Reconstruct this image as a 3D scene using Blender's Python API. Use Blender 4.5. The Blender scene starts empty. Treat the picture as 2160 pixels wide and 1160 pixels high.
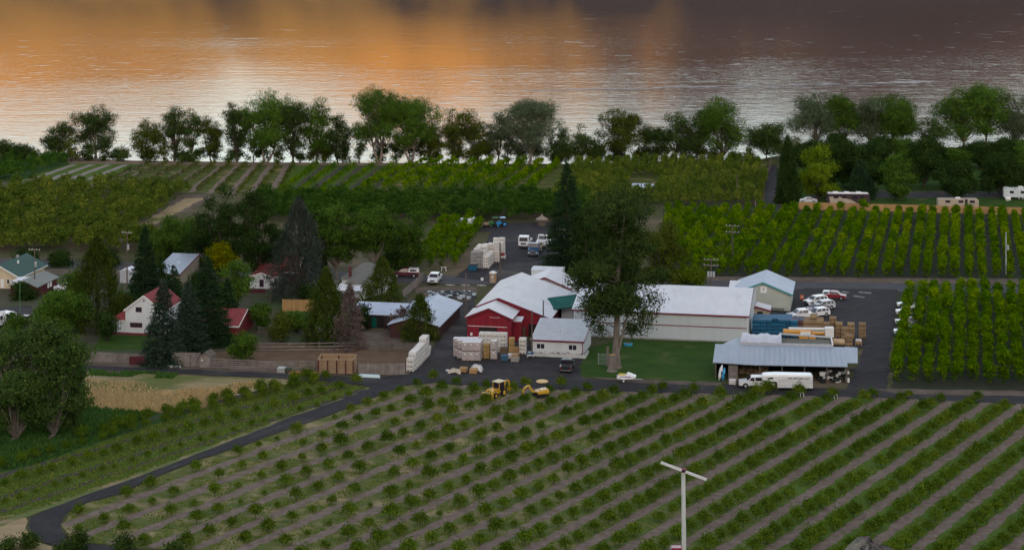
import bpy, math, random
import numpy as np
from mathutils import Vector
from mathutils.geometry import tessellate_polygon

# ------------------------------------------------------------------ camera, sky, sun, exposure
F, H, YH, CX = 4200.0, 81.3, -250.0, 1080.0        # focal length in photo pixels, eye height, horizon row
scn = bpy.context.scene
COL = scn.collection
cam_d = bpy.data.cameras.new('camera')
cam = bpy.data.objects.new('camera', cam_d); COL.objects.link(cam)
cam_d.sensor_width = 36.0; cam_d.sensor_fit = 'HORIZONTAL'
cam_d.lens = 36.0 * F / 2160.0
cam_d.shift_y = -(580.0 - YH) / 2160.0             # level camera, shifted lens: uprights stay upright
cam_d.clip_start = 0.5; cam_d.clip_end = 12000
cam.location = (0, 0, H); cam.rotation_euler = (math.radians(90), 0, 0)
scn.camera = cam

SUN_EL, SUN_AZ = math.radians(6.5), math.radians(-8.0)   # low sun behind the viewer, the valley lies in the ridge's shade
world = bpy.data.worlds.new('World'); scn.world = world; world.use_nodes = True
wn = world.node_tree.nodes; wl = world.node_tree.links
sky = wn.new('ShaderNodeTexSky'); sky.sky_type = 'NISHITA'; sky.sun_disc = False
sky.sun_elevation = SUN_EL; sky.sun_rotation = math.pi + SUN_AZ
sky.altitude = 200; sky.air_density = 1.0; sky.dust_density = 3.0; sky.ozone_density = 1.5
bg = wn['Background']; bg.inputs['Strength'].default_value = 0.15
wb = wn.new('ShaderNodeMix'); wb.data_type = 'RGBA'; wb.blend_type = 'MULTIPLY'; wb.inputs['Factor'].default_value = 1.0
wb.inputs['B'].default_value = (1.0, .92, .875, 1)      # white balance of the whole sky
veil = wn.new('ShaderNodeHueSaturation'); veil.inputs['Saturation'].default_value = .62   # thin high cloud pales the whole sky
wl.new(sky.outputs[0], veil.inputs['Color']); wl.new(veil.outputs[0], wb.inputs['A']); wl.new(wb.outputs['Result'], bg.inputs['Color'])
sun_d = bpy.data.lights.new('sun', 'SUN'); sun_d.energy = 2.0; sun_d.angle = math.radians(0.5)
sun_d.color = (1.0, 0.62, 0.32)
sun = bpy.data.objects.new('sun', sun_d); COL.objects.link(sun)
sd = Vector((math.sin(SUN_AZ) * math.cos(SUN_EL) * 1.0, -math.cos(SUN_AZ) * math.cos(SUN_EL), math.sin(SUN_EL)))
sun.rotation_euler = sd.to_track_quat('Z', 'Y').to_euler()
scn.view_settings.view_transform = 'Standard'; scn.view_settings.look = 'None'
scn.view_settings.exposure = 2.08; scn.view_settings.gamma = 1.0

# ------------------------------------------------------------------ helpers
BETA = math.radians(10.5)                          # the farm's walls run along u (right, a little nearer) and w (away)
def P(px, py, z=0.0):
    Y = F * (H - z) / (py - YH)
    return ((px - CX) * Y / F, Y)
def P3(px, py, z=0.0, up=0.0):
    x, y = P(px, py, z); return Vector((x, y, z + up))
def S(py): return (py - YH) / H                    # pixels per metre on the ground at that row

MATS = {}
def mat(name, c1, c2=None, scale=1.0, rough=0.75, bump=0.0, bscale=None, spec=0.25, metal=0.0,
        stretch=(1, 1, 1), detail=5.0, lo=0.35, hi=0.65, c3=None, s3=0.2, lo3=.5, hi3=.62, rnd=0.0, coat=0.0, emit=None, trans=0.0):
    if name in MATS: return MATS[name]
    m = bpy.data.materials.new(name); m.use_nodes = True
    nt = m.node_tree; n = nt.nodes; l = nt.links; b = n['Principled BSDF']
    b.inputs['Roughness'].default_value = rough; b.inputs['Metallic'].default_value = metal
    b.inputs['Specular IOR Level'].default_value = spec
    b.inputs['Coat Weight'].default_value = coat
    c1 = (*c1, 1)
    out = None
    if c2 is not None or bump:
        tc = n.new('ShaderNodeTexCoord'); mp = n.new('ShaderNodeMapping'); l.new(tc.outputs['Object'], mp.inputs[0])
        mp.inputs['Scale'].default_value = stretch
    if c2 is not None:
        t = n.new('ShaderNodeTexNoise'); t.inputs['Scale'].default_value = scale; t.inputs['Detail'].default_value = detail
        t.inputs['Roughness'].default_value = 0.65
        l.new(mp.outputs[0], t.inputs['Vector'])
        r = n.new('ShaderNodeMapRange'); r.inputs[1].default_value = lo; r.inputs[2].default_value = hi
        l.new(t.outputs[0], r.inputs[0])
        mx = n.new('ShaderNodeMix'); mx.data_type = 'RGBA'
        mx.inputs['A'].default_value = c1; mx.inputs['B'].default_value = (*c2, 1)
        l.new(r.outputs[0], mx.inputs['Factor']); out = mx.outputs['Result']
        if c3 is not None:
            t3 = n.new('ShaderNodeTexNoise'); t3.inputs['Scale'].default_value = s3; t3.inputs['Detail'].default_value = 6
            l.new(mp.outputs[0], t3.inputs['Vector'])
            r3 = n.new('ShaderNodeMapRange'); r3.inputs[1].default_value = lo3; r3.inputs[2].default_value = hi3
            l.new(t3.outputs[0], r3.inputs[0])
            m3 = n.new('ShaderNodeMix'); m3.data_type = 'RGBA'; l.new(out, m3.inputs['A']); m3.inputs['B'].default_value = (*c3, 1)
            l.new(r3.outputs[0], m3.inputs['Factor']); out = m3.outputs['Result']
    if rnd:
        oi = n.new('ShaderNodeObjectInfo'); hs = n.new('ShaderNodeHueSaturation')
        rr = n.new('ShaderNodeMapRange'); rr.inputs[3].default_value = 1 - rnd; rr.inputs[4].default_value = 1 + rnd
        l.new(oi.outputs['Random'], rr.inputs[0]); l.new(rr.outputs[0], hs.inputs['Value'])
        if out: l.new(out, hs.inputs['Color'])
        else: hs.inputs['Color'].default_value = c1
        out = hs.outputs[0]
    if out: l.new(out, b.inputs['Base Color'])
    else: b.inputs['Base Color'].default_value = c1
    if bump:
        tb = n.new('ShaderNodeTexNoise'); tb.inputs['Scale'].default_value = bscale or scale * 4; tb.inputs['Detail'].default_value = 5
        l.new(mp.outputs[0], tb.inputs['Vector'])
        bp = n.new('ShaderNodeBump'); bp.inputs['Strength'].default_value = 1.0; bp.inputs['Distance'].default_value = bump
        l.new(tb.outputs[0], bp.inputs['Height']); l.new(bp.outputs[0], b.inputs['Normal'])
    MATS[name] = m; return m

def leaf_mat(name, c1, c2, c3=None, rnd=0.18, trans=0.25, gain=1.52):
    """c1/c2 mix by the tint stored per leaf clump, slight change from plant to plant"""
    if name in MATS: return MATS[name]
    def vivid(c, g=gain):
        y = .3 * c[0] + .6 * c[1] + .1 * c[2]; return tuple(max(.002, (y + (q - y) * 1.18) * g) for q in c)
    c1, c2 = vivid(c1), vivid(c2); c3 = vivid(c3) if c3 else None
    m = bpy.data.materials.new(name); m.use_nodes = True
    nt = m.node_tree; n = nt.nodes; l = nt.links
    for x in list(n): n.remove(x)
    out = n.new('ShaderNodeOutputMaterial')
    at = n.new('ShaderNodeAttribute'); at.attribute_name = 'tint'
    ramp = n.new('ShaderNodeValToRGB'); e = ramp.color_ramp.elements
    e[0].position = 0.1; e[0].color = (*c1, 1); e[1].position = 0.75; e[1].color = (*c2, 1)
    if c3: x = e.new(0.95); x.color = (*c3, 1)
    l.new(at.outputs['Fac'], ramp.inputs[0])
    oi = n.new('ShaderNodeObjectInfo'); hs = n.new('ShaderNodeHueSaturation')
    rr = n.new('ShaderNodeMapRange'); rr.inputs[3].default_value = 1 - rnd; rr.inputs[4].default_value = 1 + rnd
    l.new(oi.outputs['Random'], rr.inputs[0]); l.new(rr.outputs[0], hs.inputs['Value']); l.new(ramp.outputs[0], hs.inputs['Color'])
    d = n.new('ShaderNodeBsdfDiffuse'); t = n.new('ShaderNodeBsdfTranslucent'); mx = n.new('ShaderNodeMixShader')
    l.new(hs.outputs[0], d.inputs[0]); l.new(hs.outputs[0], t.inputs[0]); mx.inputs[0].default_value = trans
    l.new(d.outputs[0], mx.inputs[1]); l.new(t.outputs[0], mx.inputs[2]); l.new(mx.outputs[0], out.inputs[0])
    MATS[name] = m; return m

def link(name, me, parent=None, m=None):
    o = bpy.data.objects.new(name, me); COL.objects.link(o)
    if parent is not None: o.parent = parent
    if m is not None and me is not None and not me.materials: me.materials.append(m)
    return o
def tag(o, label=None, cat=None, group=None, kind=None):
    if label: o['label'] = label
    if cat: o['category'] = cat
    if group: o['group'] = group
    if kind: o['kind'] = kind
    return o
def thing(name, label, cat, loc=(0, 0, 0), rz=0.0, group=None):
    o = bpy.data.objects.new(name, None); COL.objects.link(o); o.empty_display_size = 0.3
    o.location = loc; o.rotation_euler = (0, 0, rz)
    return tag(o, label, cat, group)
def kids(o): return [c for c in COL.objects if c.parent == o]
def np_mesh(name, v, f, tint=None, smooth=False):
    """v (n,3), f (m,k) all faces k corners"""
    v = np.asarray(v, np.float32); f = np.asarray(f, np.int32); k = f.shape[1]
    me = bpy.data.meshes.new(name)
    me.vertices.add(len(v)); me.vertices.foreach_set('co', v.ravel())
    me.loops.add(f.size); me.loops.foreach_set('vertex_index', f.ravel())
    me.polygons.add(len(f)); me.polygons.foreach_set('loop_start', np.arange(0, f.size, k, dtype=np.int32))
    if smooth: me.polygons.foreach_set('use_smooth', np.ones(len(f), bool))
    if tint is not None:
        a = me.attributes.new('tint', 'FLOAT', 'FACE'); a.data.foreach_set('value', np.asarray(tint, np.float32))
    me.update(calc_edges=True)
    return me

class MB:
    """collects simple solids and links them as one mesh object"""
    def __init__(s): s.v = []; s.f = []
    def add(s, vs, fs):
        o = len(s.v); s.v += [tuple(x) for x in vs]; s.f += [tuple(i + o for i in q) for q in fs]; return s
    def box(s, x0, x1, y0, y1, z0, z1, taper=1.0):
        cx, cy = (x0 + x1) / 2, (y0 + y1) / 2
        t = lambda x, c: c + (x - c) * taper
        vs = [(x0, y0, z0), (x1, y0, z0), (x1, y1, z0), (x0, y1, z0),
              (t(x0, cx), t(y0, cy), z1), (t(x1, cx), t(y0, cy), z1), (t(x1, cx), t(y1, cy), z1), (t(x0, cx), t(y1, cy), z1)]
        return s.add(vs, [(3, 2, 1, 0), (4, 5, 6, 7), (0, 1, 5, 4), (1, 2, 6, 5), (2, 3, 7, 6), (3, 0, 4, 7)])
    def rbox(s, c, size, rz=0.0, tilt=0.0):
        hx, hy, hz = size[0] / 2, size[1] / 2, size[2] / 2
        cs, sn = math.cos(rz), math.sin(rz); ct, st = math.cos(tilt), math.sin(tilt)
        vs = []
        for x, y, z in [(-hx, -hy, -hz), (hx, -hy, -hz), (hx, hy, -hz), (-hx, hy, -hz), (-hx, -hy, hz), (hx, -hy, hz), (hx, hy, hz), (-hx, hy, hz)]:
            x, z = x * ct - z * st, x * st + z * ct
            vs.append((c[0] + x * cs - y * sn, c[1] + x * sn + y * cs, c[2] + z))
        return s.add(vs, [(3, 2, 1, 0), (4, 5, 6, 7), (0, 1, 5, 4), (1, 2, 6, 5), (2, 3, 7, 6), (3, 0, 4, 7)])
    def bar(s, a, b, w, h=None):
        h = h or w; a = Vector(a); b = Vector(b); d = (b - a)
        if d.length < 1e-6: return s
        d.normalize(); up = Vector((0, 0, 1)) if abs(d.z) < .95 else Vector((1, 0, 0))
        r = d.cross(up).normalized() * w / 2; u = r.cross(d).normalized() * h / 2
        vs = [a - r - u, a + r - u, a + r + u, a - r + u, b - r - u, b + r - u, b + r + u, b - r + u]
        return s.add(vs, [(0, 1, 2, 3), (7, 6, 5, 4), (4, 5, 1, 0), (5, 6, 2, 1), (6, 7, 3, 2), (7, 4, 0, 3)])
    def tube(s, pts, rad, n=6, cap=True):
        pts = [Vector(p) for p in pts]
        if not hasattr(rad, '__len__'): rad = [rad] * len(pts)
        o = len(s.v); ref = Vector((0.31, 0.95, 0.05))
        for i, p in enumerate(pts):
            d = (pts[min(i + 1, len(pts) - 1)] - pts[max(i - 1, 0)]).normalized()
            a = d.cross(ref)
            if a.length < .1: a = d.cross(Vector((1, 0, 0)))
            a.normalize(); b = d.cross(a)
            for k in range(n):
                t = 2 * math.pi * k / n
                s.v.append(tuple(p + (a * math.cos(t) + b * math.sin(t)) * rad[i]))
        for i in range(len(pts) - 1):
            for k in range(n):
                k2 = (k + 1) % n
                s.f.append((o + i * n + k, o + i * n + k2, o + (i + 1) * n + k2, o + (i + 1) * n + k))
        if cap:
            s.f.append(tuple(o + k for k in range(n))[::-1]); s.f.append(tuple(o + (len(pts) - 1) * n + k for k in range(n)))
        return s
    def prism(s, pts2, axis, a, b):
        """extrude an outline given as (p,q) pairs; axis 'y': p=x,q=z ; 'x': p=y,q=z ; 'z': p=x,q=y"""
        m = {'y': lambda p, q, t: (p, t, q), 'x': lambda p, q, t: (t, p, q), 'z': lambda p, q, t: (p, q, t)}[axis]
        n = len(pts2); o = len(s.v)
        s.v += [m(p, q, a) for p, q in pts2] + [m(p, q, b) for p, q in pts2]
        tris = tessellate_polygon([[Vector((p, q, 0)) for p, q in pts2]])
        for t in tris: s.f.append(tuple(o + i for i in t)); s.f.append(tuple(o + n + i for i in t[::-1]))
        for i in range(n):
            j = (i + 1) % n; s.f.append((o + i, o + j, o + n + j, o + n + i))
        return s
    def quad(s, *vs): return s.add(vs, [tuple(range(len(vs)))])
    def build(s, name, m, parent=None, smooth=False, label=None):
        me = bpy.data.meshes.new(name); me.from_pydata(s.v, [], s.f); me.materials.append(m)
        if smooth: me.polygons.foreach_set('use_smooth', [True] * len(me.polygons))
        me.validate(); me.update()
        import bmesh
        bm = bmesh.new(); bm.from_mesh(me); bmesh.ops.recalc_face_normals(bm, faces=bm.faces); bm.to_mesh(me); bm.free()
        o = bpy.data.objects.new(name, me); COL.objects.link(o)
        if parent is not None: o.parent = parent
        if label: o['label'] = label
        return o

def copy_thing(root, loc, rz=None, label=None, group=None):
    r = root.copy(); COL.objects.link(r); r.location = loc
    if rz is not None: r.rotation_euler = (0, 0, rz)
    if label: r['label'] = label
    if group: r['group'] = group
    for ch in root.children:
        c = ch.copy(); COL.objects.link(c); c.parent = r
        for g in ch.children:
            d = g.copy(); COL.objects.link(d); d.parent = c
    return r

def sheet(name, pts, m, z, jit=0.0, step=2.0, seed=0, world=False, kind='structure', parent=None):
    """a ground sheet from photo points on the ground (or world points), with an uneven edge"""
    rng = random.Random(seed + len(pts)); w = [Vector((*(p if world else P(*p)), 0)) for p in pts]
    out = []
    for i, a in enumerate(w):
        b = w[(i + 1) % len(w)]; n = max(1, int((b - a).length / step)) if jit else 1
        for k in range(n):
            q = a.lerp(b, k / n)
            if jit: q = q + Vector((rng.uniform(-jit, jit), rng.uniform(-jit, jit), 0))
            out.append(q)
    tris = tessellate_polygon([out])
    me = bpy.data.meshes.new(name); me.from_pydata([(q.x, q.y, z) for q in out], [], [tuple(t) for t in tris])
    me.update(); me.materials.append(m)
    import bmesh
    bm = bmesh.new(); bm.from_mesh(me); bmesh.ops.recalc_face_normals(bm, faces=bm.faces)
    if sum(f.normal.z for f in bm.faces) < 0: bmesh.ops.reverse_faces(bm, faces=bm.faces)
    bm.to_mesh(me); bm.free()
    o = link(name, me, parent); o['kind'] = kind
    return o

def band(name, mid, width, m, z, jit=.1, kind='structure', step=3.0, seed=0, parent=None):
    """a strip of ground of given width along a world polyline"""
    rng = random.Random(seed); pts = []
    for a, b in zip(mid[:-1], mid[1:]):
        a = Vector((*a[:2], 0)); b = Vector((*b[:2], 0)); n = max(1, int((b - a).length / step))
        for k in range(n): pts.append(a.lerp(b, k / n))
    pts.append(Vector((*mid[-1][:2], 0)))
    v = []; f = []
    for i, p in enumerate(pts):
        d = (pts[min(i + 1, len(pts) - 1)] - pts[max(i - 1, 0)]).normalized(); nn = Vector((-d.y, d.x, 0))
        for sgn in (-1, 1):
            q = p + nn * sgn * (width / 2 + rng.uniform(-jit, jit)); v.append((q.x, q.y, z))
        if i: f.append((2 * i - 2, 2 * i, 2 * i + 1, 2 * i - 1))
    me = bpy.data.meshes.new(name); me.from_pydata(v, [], f); me.update(); me.materials.append(m)
    o = link(name, me, parent); o['kind'] = kind; return o
# ------------------------------------------------------------------ materials of the setting
M_ASPH = mat('asphalt', (.038, .036, .040), (.052, .049, .053), .35, .85, .01, 12, spec=.05, c3=(.075, .070, .068), s3=.11, lo3=.54, hi3=.70)
M_ASPH2 = mat('worn_asphalt', (.050, .049, .053), (.085, .080, .080), .22, .9, .02, 9, spec=.05, c3=(.12, .105, .095), s3=.12, lo3=.55, hi3=.68)
M_STREET = mat('street_asphalt', (.075, .074, .082), (.095, .093, .1), .3, .85, .01, 10, spec=.05)
M_DIRT = mat('bare_dirt', (.105, .082, .066), (.17, .135, .11), .3, .95, .04, 3, spec=.02)
M_CORRAL = mat('corral_dirt', (.125, .082, .058), (.17, .115, .075), .4, .95, .04, 3, spec=.02)
M_SOIL = mat('orchard_soil', (.150, .113, .094), (.24, .186, .155), .9, .95, .05, 4, spec=.02, c3=(.145, .135, .065), s3=.55, lo3=.57, hi3=.72, detail=8)
M_SOILD = mat('dark_orchard_soil', (.062, .052, .052), (.10, .085, .082), .9, .95, .05, 4, spec=.02)
M_MULCH = mat('pale_mulch', (.30, .27, .25), (.22, .19, .17), .8, .95, .03, 4, spec=.02)
M_GRASSF = mat('orchard_grass', (.062, .088, .024), (.105, .118, .036), .35, .95, .08, 3, spec=.02, c3=(.235, .19, .10), s3=.22, lo3=.54, hi3=.68, detail=8)
M_GRASSG = mat('green_orchard_grass', (.060, .108, .022), (.10, .145, .034), .4, .95, .08, 3, spec=.02, c3=(.15, .14, .06), s3=.3, lo3=.6, hi3=.75, detail=8)
M_LAWN = mat('lawn', (.034, .076, .017), (.054, .096, .022), .25, .95, .05, 3, spec=.02, c3=(.13, .125, .06), s3=.14, lo3=.57, hi3=.75)
M_DRY = mat('dry_grass', (.40, .305, .18), (.29, .22, .13), .35, .95, .12, 2, spec=.02, stretch=(.6, 1.6, 1), c3=(.14, .155, .055), s3=.07, lo3=.49, hi3=.60)
M_LUSH = mat('lush_weeds', (.032, .075, .024), (.062, .110, .034), .4, .95, .15, 2, spec=.02)
M_BASE = mat('valley_ground', (.10, .09, .055), (.075, .085, .035), .12, .95, .05, 2, spec=.02, c3=(.17, .13, .09), s3=.05)
M_SHORE = mat('bank_soil', (.19, .145, .11), (.25, .19, .14), .3, .95, .05, 2, spec=.02)
M_CONC = mat('concrete', (.36, .35, .33), (.28, .27, .26), .8, .85)
M_HILL = mat('hill_scrub', (.17, .12, .06), (.12, .095, .05), .02, .95, 1.5, .2, c3=(.055, .05, .045), s3=.012)

# ------------------------------------------------------------------ water, far bank, ridge under the camera
def water_mat():
    m = bpy.data.materials.new('river_water'); m.use_nodes = True
    nt = m.node_tree; n = nt.nodes; l = nt.links; b = n['Principled BSDF']
    b.inputs['Base Color'].default_value = (.030, .032, .034, 1); b.inputs['Roughness'].default_value = .05
    b.inputs['IOR'].default_value = 1.45; b.inputs['Specular IOR Level'].default_value = .6
    tc = n.new('ShaderNodeTexCoord')
    def noise(scale, st, det):
        mp = n.new('ShaderNodeMapping'); mp.inputs['Scale'].default_value = st; l.new(tc.outputs['Object'], mp.inputs[0])
        t = n.new('ShaderNodeTexNoise'); t.inputs['Scale'].default_value = scale; t.inputs['Detail'].default_value = det
        l.new(mp.outputs[0], t.inputs['Vector']); return t.outputs[0]
    a = noise(.50, (.35, 1.0, 1), 4); c = noise(.11, (.25, 1.0, 1), 3); g = noise(.15, (.5, .75, 1), 2); g0 = noise(.006, (.6, 1.5, 1), 3)
    r = n.new('ShaderNodeMapRange'); r.inputs[1].default_value = .65; r.inputs[2].default_value = .78   # scattered gust patches
    r.inputs[3].default_value = .85; r.inputs[4].default_value = 2.0; l.new(g, r.inputs[0])
    r0 = n.new('ShaderNodeMapRange'); r0.inputs[1].default_value = .35; r0.inputs[2].default_value = .65; r0.inputs[3].default_value = .7; r0.inputs[4].default_value = 1.25; l.new(g0, r0.inputs[0])
    m0 = n.new('ShaderNodeMath'); m0.operation = 'MULTIPLY'; l.new(r.outputs[0], m0.inputs[0]); l.new(r0.outputs[0], m0.inputs[1])
    mu = n.new('ShaderNodeMath'); mu.operation = 'MULTIPLY'; l.new(a, mu.inputs[0]); l.new(m0.outputs[0], mu.inputs[1])
    b1 = n.new('ShaderNodeBump'); b1.inputs['Distance'].default_value = .085; b1.inputs['Strength'].default_value = 1; l.new(mu.outputs[0], b1.inputs['Height'])
    b2 = n.new('ShaderNodeBump'); b2.inputs['Distance'].default_value = .075; b2.inputs['Strength'].default_value = 1; l.new(c, b2.inputs['Height'])
    l.new(b1.outputs[0], b2.inputs['Normal']); l.new(b2.outputs[0], b.inputs['Normal'])
    return m
WZ = -2.2
me = bpy.data.meshes.new('river'); me.from_pydata([(-4000, 380, WZ), (4000, 380, WZ), (4000, 2600, WZ), (-4000, 2600, WZ)], [], [(0, 1, 2, 3)])
tag(link('river', me, None, water_mat()), kind='structure')

_NG = {}
def smooth_noise(x, y, seed, s):
    g = _NG.setdefault(seed, np.random.RandomState(seed).rand(64, 64)) if seed not in _NG else _NG[seed]
    u = (x / s) % 64; v = (y / s) % 64
    i = np.floor(u).astype(int); j = np.floor(v).astype(int); a = u - i; b = v - j
    a = a * a * (3 - 2 * a); b = b * b * (3 - 2 * b); i1 = (i + 1) % 64; j1 = (j + 1) % 64; i %= 64; j %= 64
    return (g[i, j] * (1 - a) + g[i1, j] * a) * (1 - b) + (g[i, j1] * (1 - a) + g[i1, j1] * a) * b
def grid_mesh(name, xs, ys, fz):
    X, Y = np.meshgrid(xs, ys); Z = fz(X, Y); nx, ny = len(xs), len(ys)
    v = np.stack([X, Y, Z], -1).reshape(-1, 3); i = np.arange(nx * ny).reshape(ny, nx)
    f = np.stack([i[:-1, :-1], i[:-1, 1:], i[1:, 1:], i[1:, :-1]], -1).reshape(-1, 4)
    return np_mesh(name, v, f, smooth=True)
def far_hill(X, Y):
    t = np.clip((Y - 1500) / 1300, 0, 1)
    rav = smooth_noise(X, Y * .15, 3, 120); big = smooth_noise(X, Y * .3, 7, 480)
    h = (t ** .8) * (250 + 90 * (big - .5)) + (rav - .5) * 80 * np.minimum(t * 4, 1)
    bench = 10 * np.clip((Y - 1420) / 60, 0, 1)
    return WZ - 3 + bench + h
def hill_far_mat():
    m = bpy.data.materials.new('far_hill_grass_painted_shade'); m.use_nodes = True
    nt = m.node_tree; n = nt.nodes; l = nt.links; b = n['Principled BSDF']; b.inputs['Roughness'].default_value = .95; b.inputs['Specular IOR Level'].default_value = .1
    tc = n.new('ShaderNodeTexCoord'); sp = n.new('ShaderNodeSeparateXYZ'); l.new(tc.outputs['Object'], sp.inputs[0])
    mp = n.new('ShaderNodeMapping'); mp.inputs['Scale'].default_value = (1, .12, .25); l.new(tc.outputs['Object'], mp.inputs[0])
    t = n.new('ShaderNodeTexNoise'); t.inputs['Scale'].default_value = .02; t.inputs['Detail'].default_value = 4; l.new(mp.outputs[0], t.inputs['Vector'])
    # dry golden grass; shade of the unlit right side painted in as dark brown
    r = n.new('ShaderNodeMapRange'); r.inputs[1].default_value = -120; r.inputs[2].default_value = 260; l.new(sp.outputs['X'], r.inputs[0])
    ad = n.new('ShaderNodeMath'); ad.operation = 'MULTIPLY_ADD'; l.new(t.outputs[0], ad.inputs[0]); ad.inputs[1].default_value = 1.5; l.new(r.outputs[0], ad.inputs[2])
    rz = n.new('ShaderNodeMapRange'); rz.inputs[1].default_value = 8; rz.inputs[2].default_value = 48; rz.inputs[3].default_value = .42; rz.inputs[4].default_value = 0; l.new(sp.outputs['Z'], rz.inputs[0])   # ridge shadow on the hill's foot painted in as a darker band
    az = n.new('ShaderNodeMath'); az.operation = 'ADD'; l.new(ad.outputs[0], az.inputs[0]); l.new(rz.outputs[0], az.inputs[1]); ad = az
    rm = n.new('ShaderNodeMapRange'); rm.inputs[1].default_value = .80; rm.inputs[2].default_value = 1.55; l.new(ad.outputs[0], rm.inputs[0])
    mx = n.new('ShaderNodeMix'); mx.data_type = 'RGBA'; mx.inputs['A'].default_value = (.47, .235, .05, 1); mx.inputs['B'].default_value = (.055, .032, .024, 1)
    l.new(rm.outputs[0], mx.inputs['Factor']); l.new(mx.outputs['Result'], b.inputs['Base Color'])
    return m
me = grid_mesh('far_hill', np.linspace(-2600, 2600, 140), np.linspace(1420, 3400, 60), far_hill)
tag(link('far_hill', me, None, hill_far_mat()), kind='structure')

def near_ridge(X, Y):
    t = np.clip((-Y) / 700, 0, 1)
    up = 79.3 + 250 * t ** .9 + 30 * (smooth_noise(X, Y, 11, 160) - .5) * np.clip((-Y - 20) / 80, 0, 1)
    dn = 79.3 - Y * .64
    h = np.where(Y < 0, up, dn)
    h = h + (smooth_noise(X, Y, 5, 9) - .5) * 1.6 * np.clip((Y - 8) / 30, 0, 1)
    return np.maximum(h, -1.5)
ys = np.concatenate([np.linspace(-760, -30, 20), np.linspace(-20, 135, 42)])
me = grid_mesh('hillside', np.concatenate([np.linspace(-2600, -130, 22), np.linspace(-120, 120, 49), np.linspace(130, 2600, 22)]), ys, near_ridge)
tag(link('hillside', me, None, M_HILL), kind='structure')

# the valley floor: one sheet from the foot of the hill to the river bank, with a sloping bank
edge = [(-2600, 330), (-800, 330), (140, 327), (275, 337), (600, 341), (1000, 343), (1200, 343), (1600, 334), (1700, 314), (2160, 306), (4200, 306)]
ew = [P(*p) for p in edge]
v = []; f = []
for i, (x, y) in enumerate(ew):
    v += [(x * 1.0, 100, 0), (x, y - 3, 0), (x, y, -.4), (x, y + 5, WZ - .8)]
    if i:
        a = 4 * (i - 1); c = 4 * i
        for k in range(3): f.append((a + k, c + k, c + k + 1, a + k + 1))
me = bpy.data.meshes.new('ground'); me.from_pydata(v, [], f); me.update()
tag(link('ground', me, None, M_BASE), kind='structure')

# ------------------------------------------------------------------ fields, roads and yards (photo points on the ground)
sheet('bank_verge', [(130, 330), (275, 339), (600, 343), (1200, 346), (1200, 352), (900, 350), (600, 351), (300, 349), (140, 346)], M_SHORE, .02, .3)
sheet('weed_patch', [(-120, 330), (125, 331), (150, 345), (60, 378), (-120, 395)], M_LUSH, .024, .4)
sheet('nursery_ground', [(150, 345), (310, 347), (180, 396), (10, 392)], M_GRASSG, .028, .3)
sheet('far_orchard_ground', [(310, 347), (620, 349), (560, 412), (180, 398)], M_GRASSF, .032, .3)
sheet('far_green_orchard_ground', [(620, 349), (860, 350), (700, 424), (540, 416)], M_GRASSG, .036, .3)
sheet('back_orchard_ground', [(860, 350), (1640, 340), (1600, 420), (1150, 440), (650, 430)], M_GRASSF, .040, .3)
sheet('dirt_track', [(385, 412), (440, 412), (445, 420), (300, 490), (240, 495)], M_DIRT, .044, .3)
sheet('dry_verge', [(392, 418), (432, 418), (330, 472), (285, 478)], M_DRY, .048, .4)
M_FLOOR = mat('dark_orchard_floor', (.020, .027, .012), (.034, .036, .020), .5, .95, .05, 3)  # dark grass tone of the floor itself, mottled by noise
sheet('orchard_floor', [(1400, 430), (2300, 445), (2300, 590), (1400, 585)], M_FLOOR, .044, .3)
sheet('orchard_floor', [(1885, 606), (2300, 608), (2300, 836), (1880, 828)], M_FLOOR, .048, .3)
sheet('campground_lawn', [(1660, 330), (2300, 322), (2300, 442), (1660, 436)], M_LAWN, .052, .3)
sheet('campground_lane', [(1700, 404), (2300, 404), (2300, 418), (1700, 418)], M_ASPH2, .060, .3)
sheet('river_lane', [(1612, 436), (1645, 436), (1640, 348), (1618, 348)], M_ASPH, .064, .1)
# the street and what lies along it
st = [P(x, y) for x, y in [(-400, 548), (110, 557), (300, 563), (850, 588), (1060, 594), (1500, 601), (1900, 607), (2500, 616)]]
band('street', st, 8.2, M_STREET, .07, .05)
sheet('verge_strip', [(1400, 583), (2300, 590), (2300, 602), (1880, 598), (1400, 592)], M_DIRT, .056, .3)
sheet('verge_strip', [(60, 566), (260, 572), (260, 582), (60, 577)], M_DIRT, .056, .3)
sheet('upper_yard', [(925, 474), (1175, 470), (1215, 540), (1190, 600), (1010, 592), (960, 586), (1010, 545), (1035, 490), (930, 486)], M_ASPH, .078, .2)
sheet('yard_gravel', [(1040, 562), (1190, 545), (1190, 600), (1020, 590)], M_ASPH2, .084, .3)
sheet('parking_lot', [(1680, 612), (1700, 608), (1895, 611), (1888, 650), (1878, 740), (1870, 834), (1780, 830), (1812, 770), (1820, 735), (1590, 720), (1600, 655)], M_ASPH, .082, .2)
sheet('farm_lane', [(-200, 762), (190, 771), (360, 776), (560, 786), (700, 795), (780, 797), (860, 790), (905, 750), (940, 690), (968, 640), (1000, 632), (1000, 700), (1240, 742),
                   (1222, 775), (1228, 798), (1300, 806), (1520, 810), (1800, 822), (1870, 828), (2300, 836), (2300, 858), (2160, 853), (1857, 840), (1628, 833), (1402, 829), (1178, 822), (987, 813),
                   (915, 808), (850, 813), (790, 838), (716, 867), (596, 909), (505, 942), (424, 968), (337, 1001), (256, 1041), (181, 1060), (140, 1083), (127, 1110), (145, 1142), (185, 1147), (300, 1160),
                   (700, 1200), (700, 1230), (260, 1185), (112, 1153), (74, 1136), (60, 1110), (68, 1090), (100, 1074), (181, 1044), (262, 1016), (359, 981), (440, 949), (515, 919), (619, 878), (748, 834),
                   (785, 818), (760, 811), (700, 808), (560, 797), (356, 787), (190, 780), (-200, 771)], M_ASPH, .074, .15)
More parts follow.
